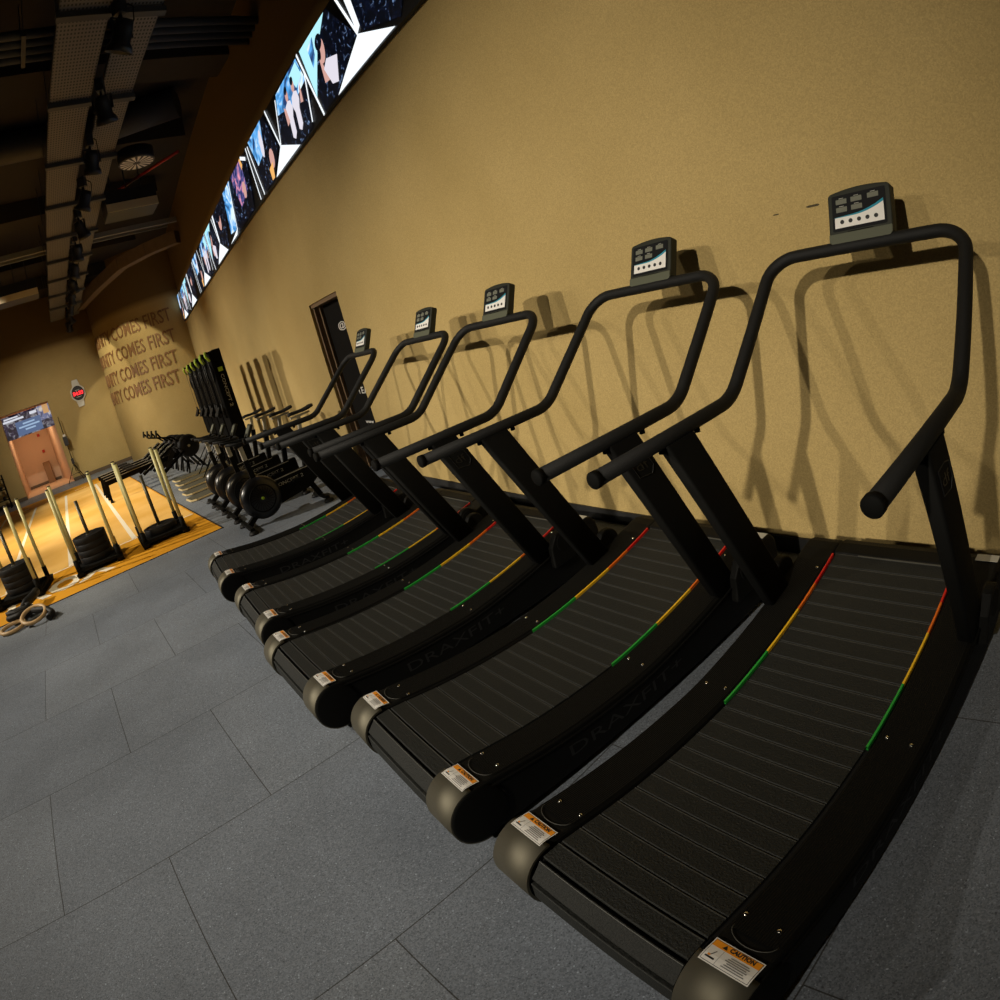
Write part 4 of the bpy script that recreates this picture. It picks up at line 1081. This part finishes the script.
# ------------------------------------------------------------------ ceiling services (in the turned frame)
tr = None
for (y0, y1, z, lab) in ((0.72, 1.24, 5.50, 'wide perforated cable tray under the dark ceiling, left of the spotlights'), (1.37, 1.78, 5.52, 'narrower perforated cable tray under the dark ceiling, right of the spotlights')):
    t = thing('cable_tray', lab, 'cable tray', F(0, 0, z), FY, 'perforated trays under the ceiling')
    m = MB(); m.box(-24.0, -2.5, y0, y1, 0, 0.004); m.build('tray_bed', M['tray'], t)
    for y in (y0, y1):
        m = MB(); m.box(-24.0, -2.5, y-0.004, y+0.004, 0, 0.07); m.build('tray_side', M['steel'], t)
for k in range(10):
    x = -3.95-1.95*k
    t = thing('tray_hanger', 'steel cross bar carrying the perforated trays, %s' % ('nearest the camera' if k == 0 else 'number %d along the ceiling from the camera' % (k+1)), 'hanger', F(x, 1.25, 5.43), FY, 'cross bars under the trays')
    m = MB(); m.box(-0.05, 0.05, -0.56, 0.56, 0, 0.065); m.build('cross_bar', M['steel'], t)
    for y in (-0.55, 0.55):
        m = MB(); m.tube([(0, y, 0.06), (0, y, H-5.43)], 0.006, 6); m.build('hanger_rod', M['steel'], t)
def make_track_spot():
    t = thing('track_spotlight', 'x', 'spotlight')
    m = MB(); m.box(-0.07, 0.07, -0.05, 0.05, -0.16, 0.0); m.bar((0, 0, -0.16), (0, 0, -0.26), 0.03, 0.05); m.build('driver_box', M['lampcase'], t, bevel=0.01)
    T2 = Matrix.Translation((0, 0, -0.36)) @ Matrix.Rotation(math.radians(28), 4, 'Y')
    m = MB(); m.lathe([(0.0, 0.14), (0.085, 0.13), (0.10, 0.05), (0.10, -0.10), (0.125, -0.13), (0.14, -0.20), (0.13, -0.20), (0.09, -0.11), (0.0, -0.10)], (0, 0, 0), 'z', 24)
    m.v = [tuple(T2 @ Vector(v)) for v in m.v]; b = m.build('lamp_body', M['lampcase'], t)
    m = MB(); m.lathe([(0.088, -0.112), (0.0, -0.112)], (0, 0, 0), 'z', 20); m.v = [tuple(T2 @ Vector(v)) for v in m.v]; m.build('lens', M['conlip'], b)
    m = MB()
    for s in (1, -1): m.bar((0, s*0.115, -0.22), (0, s*0.115, -0.40), 0.03, 0.012)
    m.bar((0, -0.12, -0.225), (0, 0.12, -0.225), 0.03, 0.012); m.build('yoke', M['lampcase'], t)
    m = MB(); m.tube(fillet([(0.05, 0.03, -0.05), (0.14, 0.06, -0.12), (0.10, 0.08, -0.28), (0.03, 0.04, -0.30)], 0.05, 4), 0.007, 6); m.build('cable', M['rubber'], t)
    return t
ts0 = make_track_spot()
for k in range(12):
    t = ts0 if k == 0 else copy_tree(ts0)
    x = -5.75-1.62*k
    t.location = F(x, 1.30, 5.50); t.rotation_euler = (0, 0, FY + (0.5, -0.4, 0.2, 0.9, -0.7, 0.1)[k % 6])
    tag(t, ('black spotlight between the trays, nearest the camera' if k == 0 else 'black spotlight hanging between the trays, number %d from the camera' % (k+1)), 'spotlight', 'spotlights along the trays')
# round air diffuser with swirl vanes
t = thing('air_diffuser', 'round black air outlet with white swirl vanes beside the trays', 'air outlet', F(-9.9, 2.12, 5.32), FY)
m = MB(); m.lathe([(0.29, 0.0), (0.30, 0.02), (0.30, 0.20), (0.0, 0.22)], (0, 0, 0), 'z', 32); m.build('diffuser_box', M['lampcase'], t)
m = MB()
for k in range(16):
    a = 2*PI*k/16; a2 = a+0.20
    m.add([(0.06*math.cos(a), 0.06*math.sin(a), -0.004), (0.27*math.cos(a-0.08), 0.27*math.sin(a-0.08), -0.004), (0.27*math.cos(a2-0.06), 0.27*math.sin(a2-0.06), -0.004), (0.06*math.cos(a2), 0.06*math.sin(a2), -0.004)], [(0,1,2,3)])
m.build('swirl_vanes', M['white'], t, recalc=False)
def air_unit(lab, x, y, z, w=1.2):
    t = thing('air_unit', lab, 'air unit', F(x, y, z), FY, 'air units under the ceiling')
    m = MB(); m.box(-0.35, 0.35, -w/2, w/2, 0.0, 0.42); m.build('casing', M['lampcase'], t, bevel=0.01)
    m = MB(); m.box(0.35, 0.365, -w/2, w/2, 0.0, 0.16); m.build('front_panel', M['acfront'], t)
    for k in range(3):
        m = MB(); m.box(-0.02, 0.02, -w/2+0.2+k*(w-0.4)/2-0.01, -w/2+0.2+k*(w-0.4)/2+0.01, 0.42, H-z); m.build('hanger_rod', M['steel'], t)
air_unit('dark air unit with a cream front panel, right of the spotlights', -12.4, 2.34, 5.25, 1.0)
air_unit('dark air unit with a cream front panel at the left picture edge', -17.6, -0.15, 5.2, 1.1)
# long ducts, pipes, channels across the hall
PL = [('topmost', -6.75), ('second', -6.92), ('third', -7.09), ('lowest', -7.26)]
for nm, x in PL:
    m = MB(); m.tube([(0, -6, 0), (0, 3.6, 0)], 0.055, 12)
    tag(m.build('ceiling_pipe', M['duct'], loc=F(x, 0, 5.85), rot=(0, 0, FY)), 'grey pipe crossing the ceiling at the upper left, %s of four' % nm, 'pipe', 'pipes at the upper left')
t = thing('pipe_clamp', 'vertical clamp holding the four ceiling pipes together', 'clamp', F(-7.0, 0.42, 5.78), FY)
m = MB(); m.box(-0.34, 0.34, -0.025, 0.025, -0.01, 0.02); m.build('clamp_bar', M['duct'], t)
for x in (-0.3, 0.3):
    m = MB(); m.tube([(x, 0, 0), (x, 0, H-5.78)], 0.006, 6); m.build('hanger_rod', M['steel'], t)
for (x, z, w_, lab) in ((-15.9, 5.85, 0.10, 'light grey steel channel crossing the ceiling behind the air unit'), (-17.0, 6.05, 0.08, 'second grey steel channel farther back across the ceiling')):
    m = MB(); m.box(-w_/2, w_/2, -6, 4.1, 0, 0.05); m.box(-w_/2, -w_/2+0.01, -6, 4.1, 0.05, 0.12); m.box(w_/2-0.01, w_/2, -6, 4.1, 0.05, 0.12)
    tag(m.build('steel_channel', mat('channel_metal', (0.17, 0.17, 0.175), 0.5), loc=F(x, 0, z), rot=(0, 0, FY)), lab, 'steel channel')
for k, (x, w_) in enumerate(((-5.1, 0.9), (-8.6, 0.7), (-11.6, 0.8), (-14.6, 0.7), (-18.6, 0.8), (-22.0, 0.8))):
    m = MB(); m.box(-w_/2, w_/2, -9, 7.5 if False else 3.4, 0, 0.38)
    o = m.build('ceiling_beam_%d' % (k+1), M['concrete'], loc=F(x, 0, 6.2), rot=(0, 0, FY)); o.name = 'trim_%d' % (k+2); struct(o)
# round duct going to the long wall
m = MB(); m.tube(fillet([F(-10.8, -3.0, 6.32), F(-10.8, 1.6, 6.32), F(-10.0, 3.0, 6.32)], 0.9, 8), 0.26, 20)
tag(m.build('air_duct', M['duct']), 'big dull round duct running towards the long wall above the swirl outlet', 'duct')
m = MB()
P = [(-23.3, -0.78), (-20.75, 0.0), (-18.6, 0.80), (-17.7, 1.55), (-17.1, 2.35)]
for a, b in zip(P, P[1:]): m.bar((*a, 5.66), (*b, 5.66), 0.26, 0.34)
o = m.build('trim_8', M['beam']); struct(o)
m = MB(); m.tube([F(-12.9, 2.2, 5.9), F(-11.2, 3.2, 5.9)], 0.03, 8)
tag(m.build('sprinkler_pipe', M['firered']), 'thin red sprinkler pipe near the long wall', 'pipe')
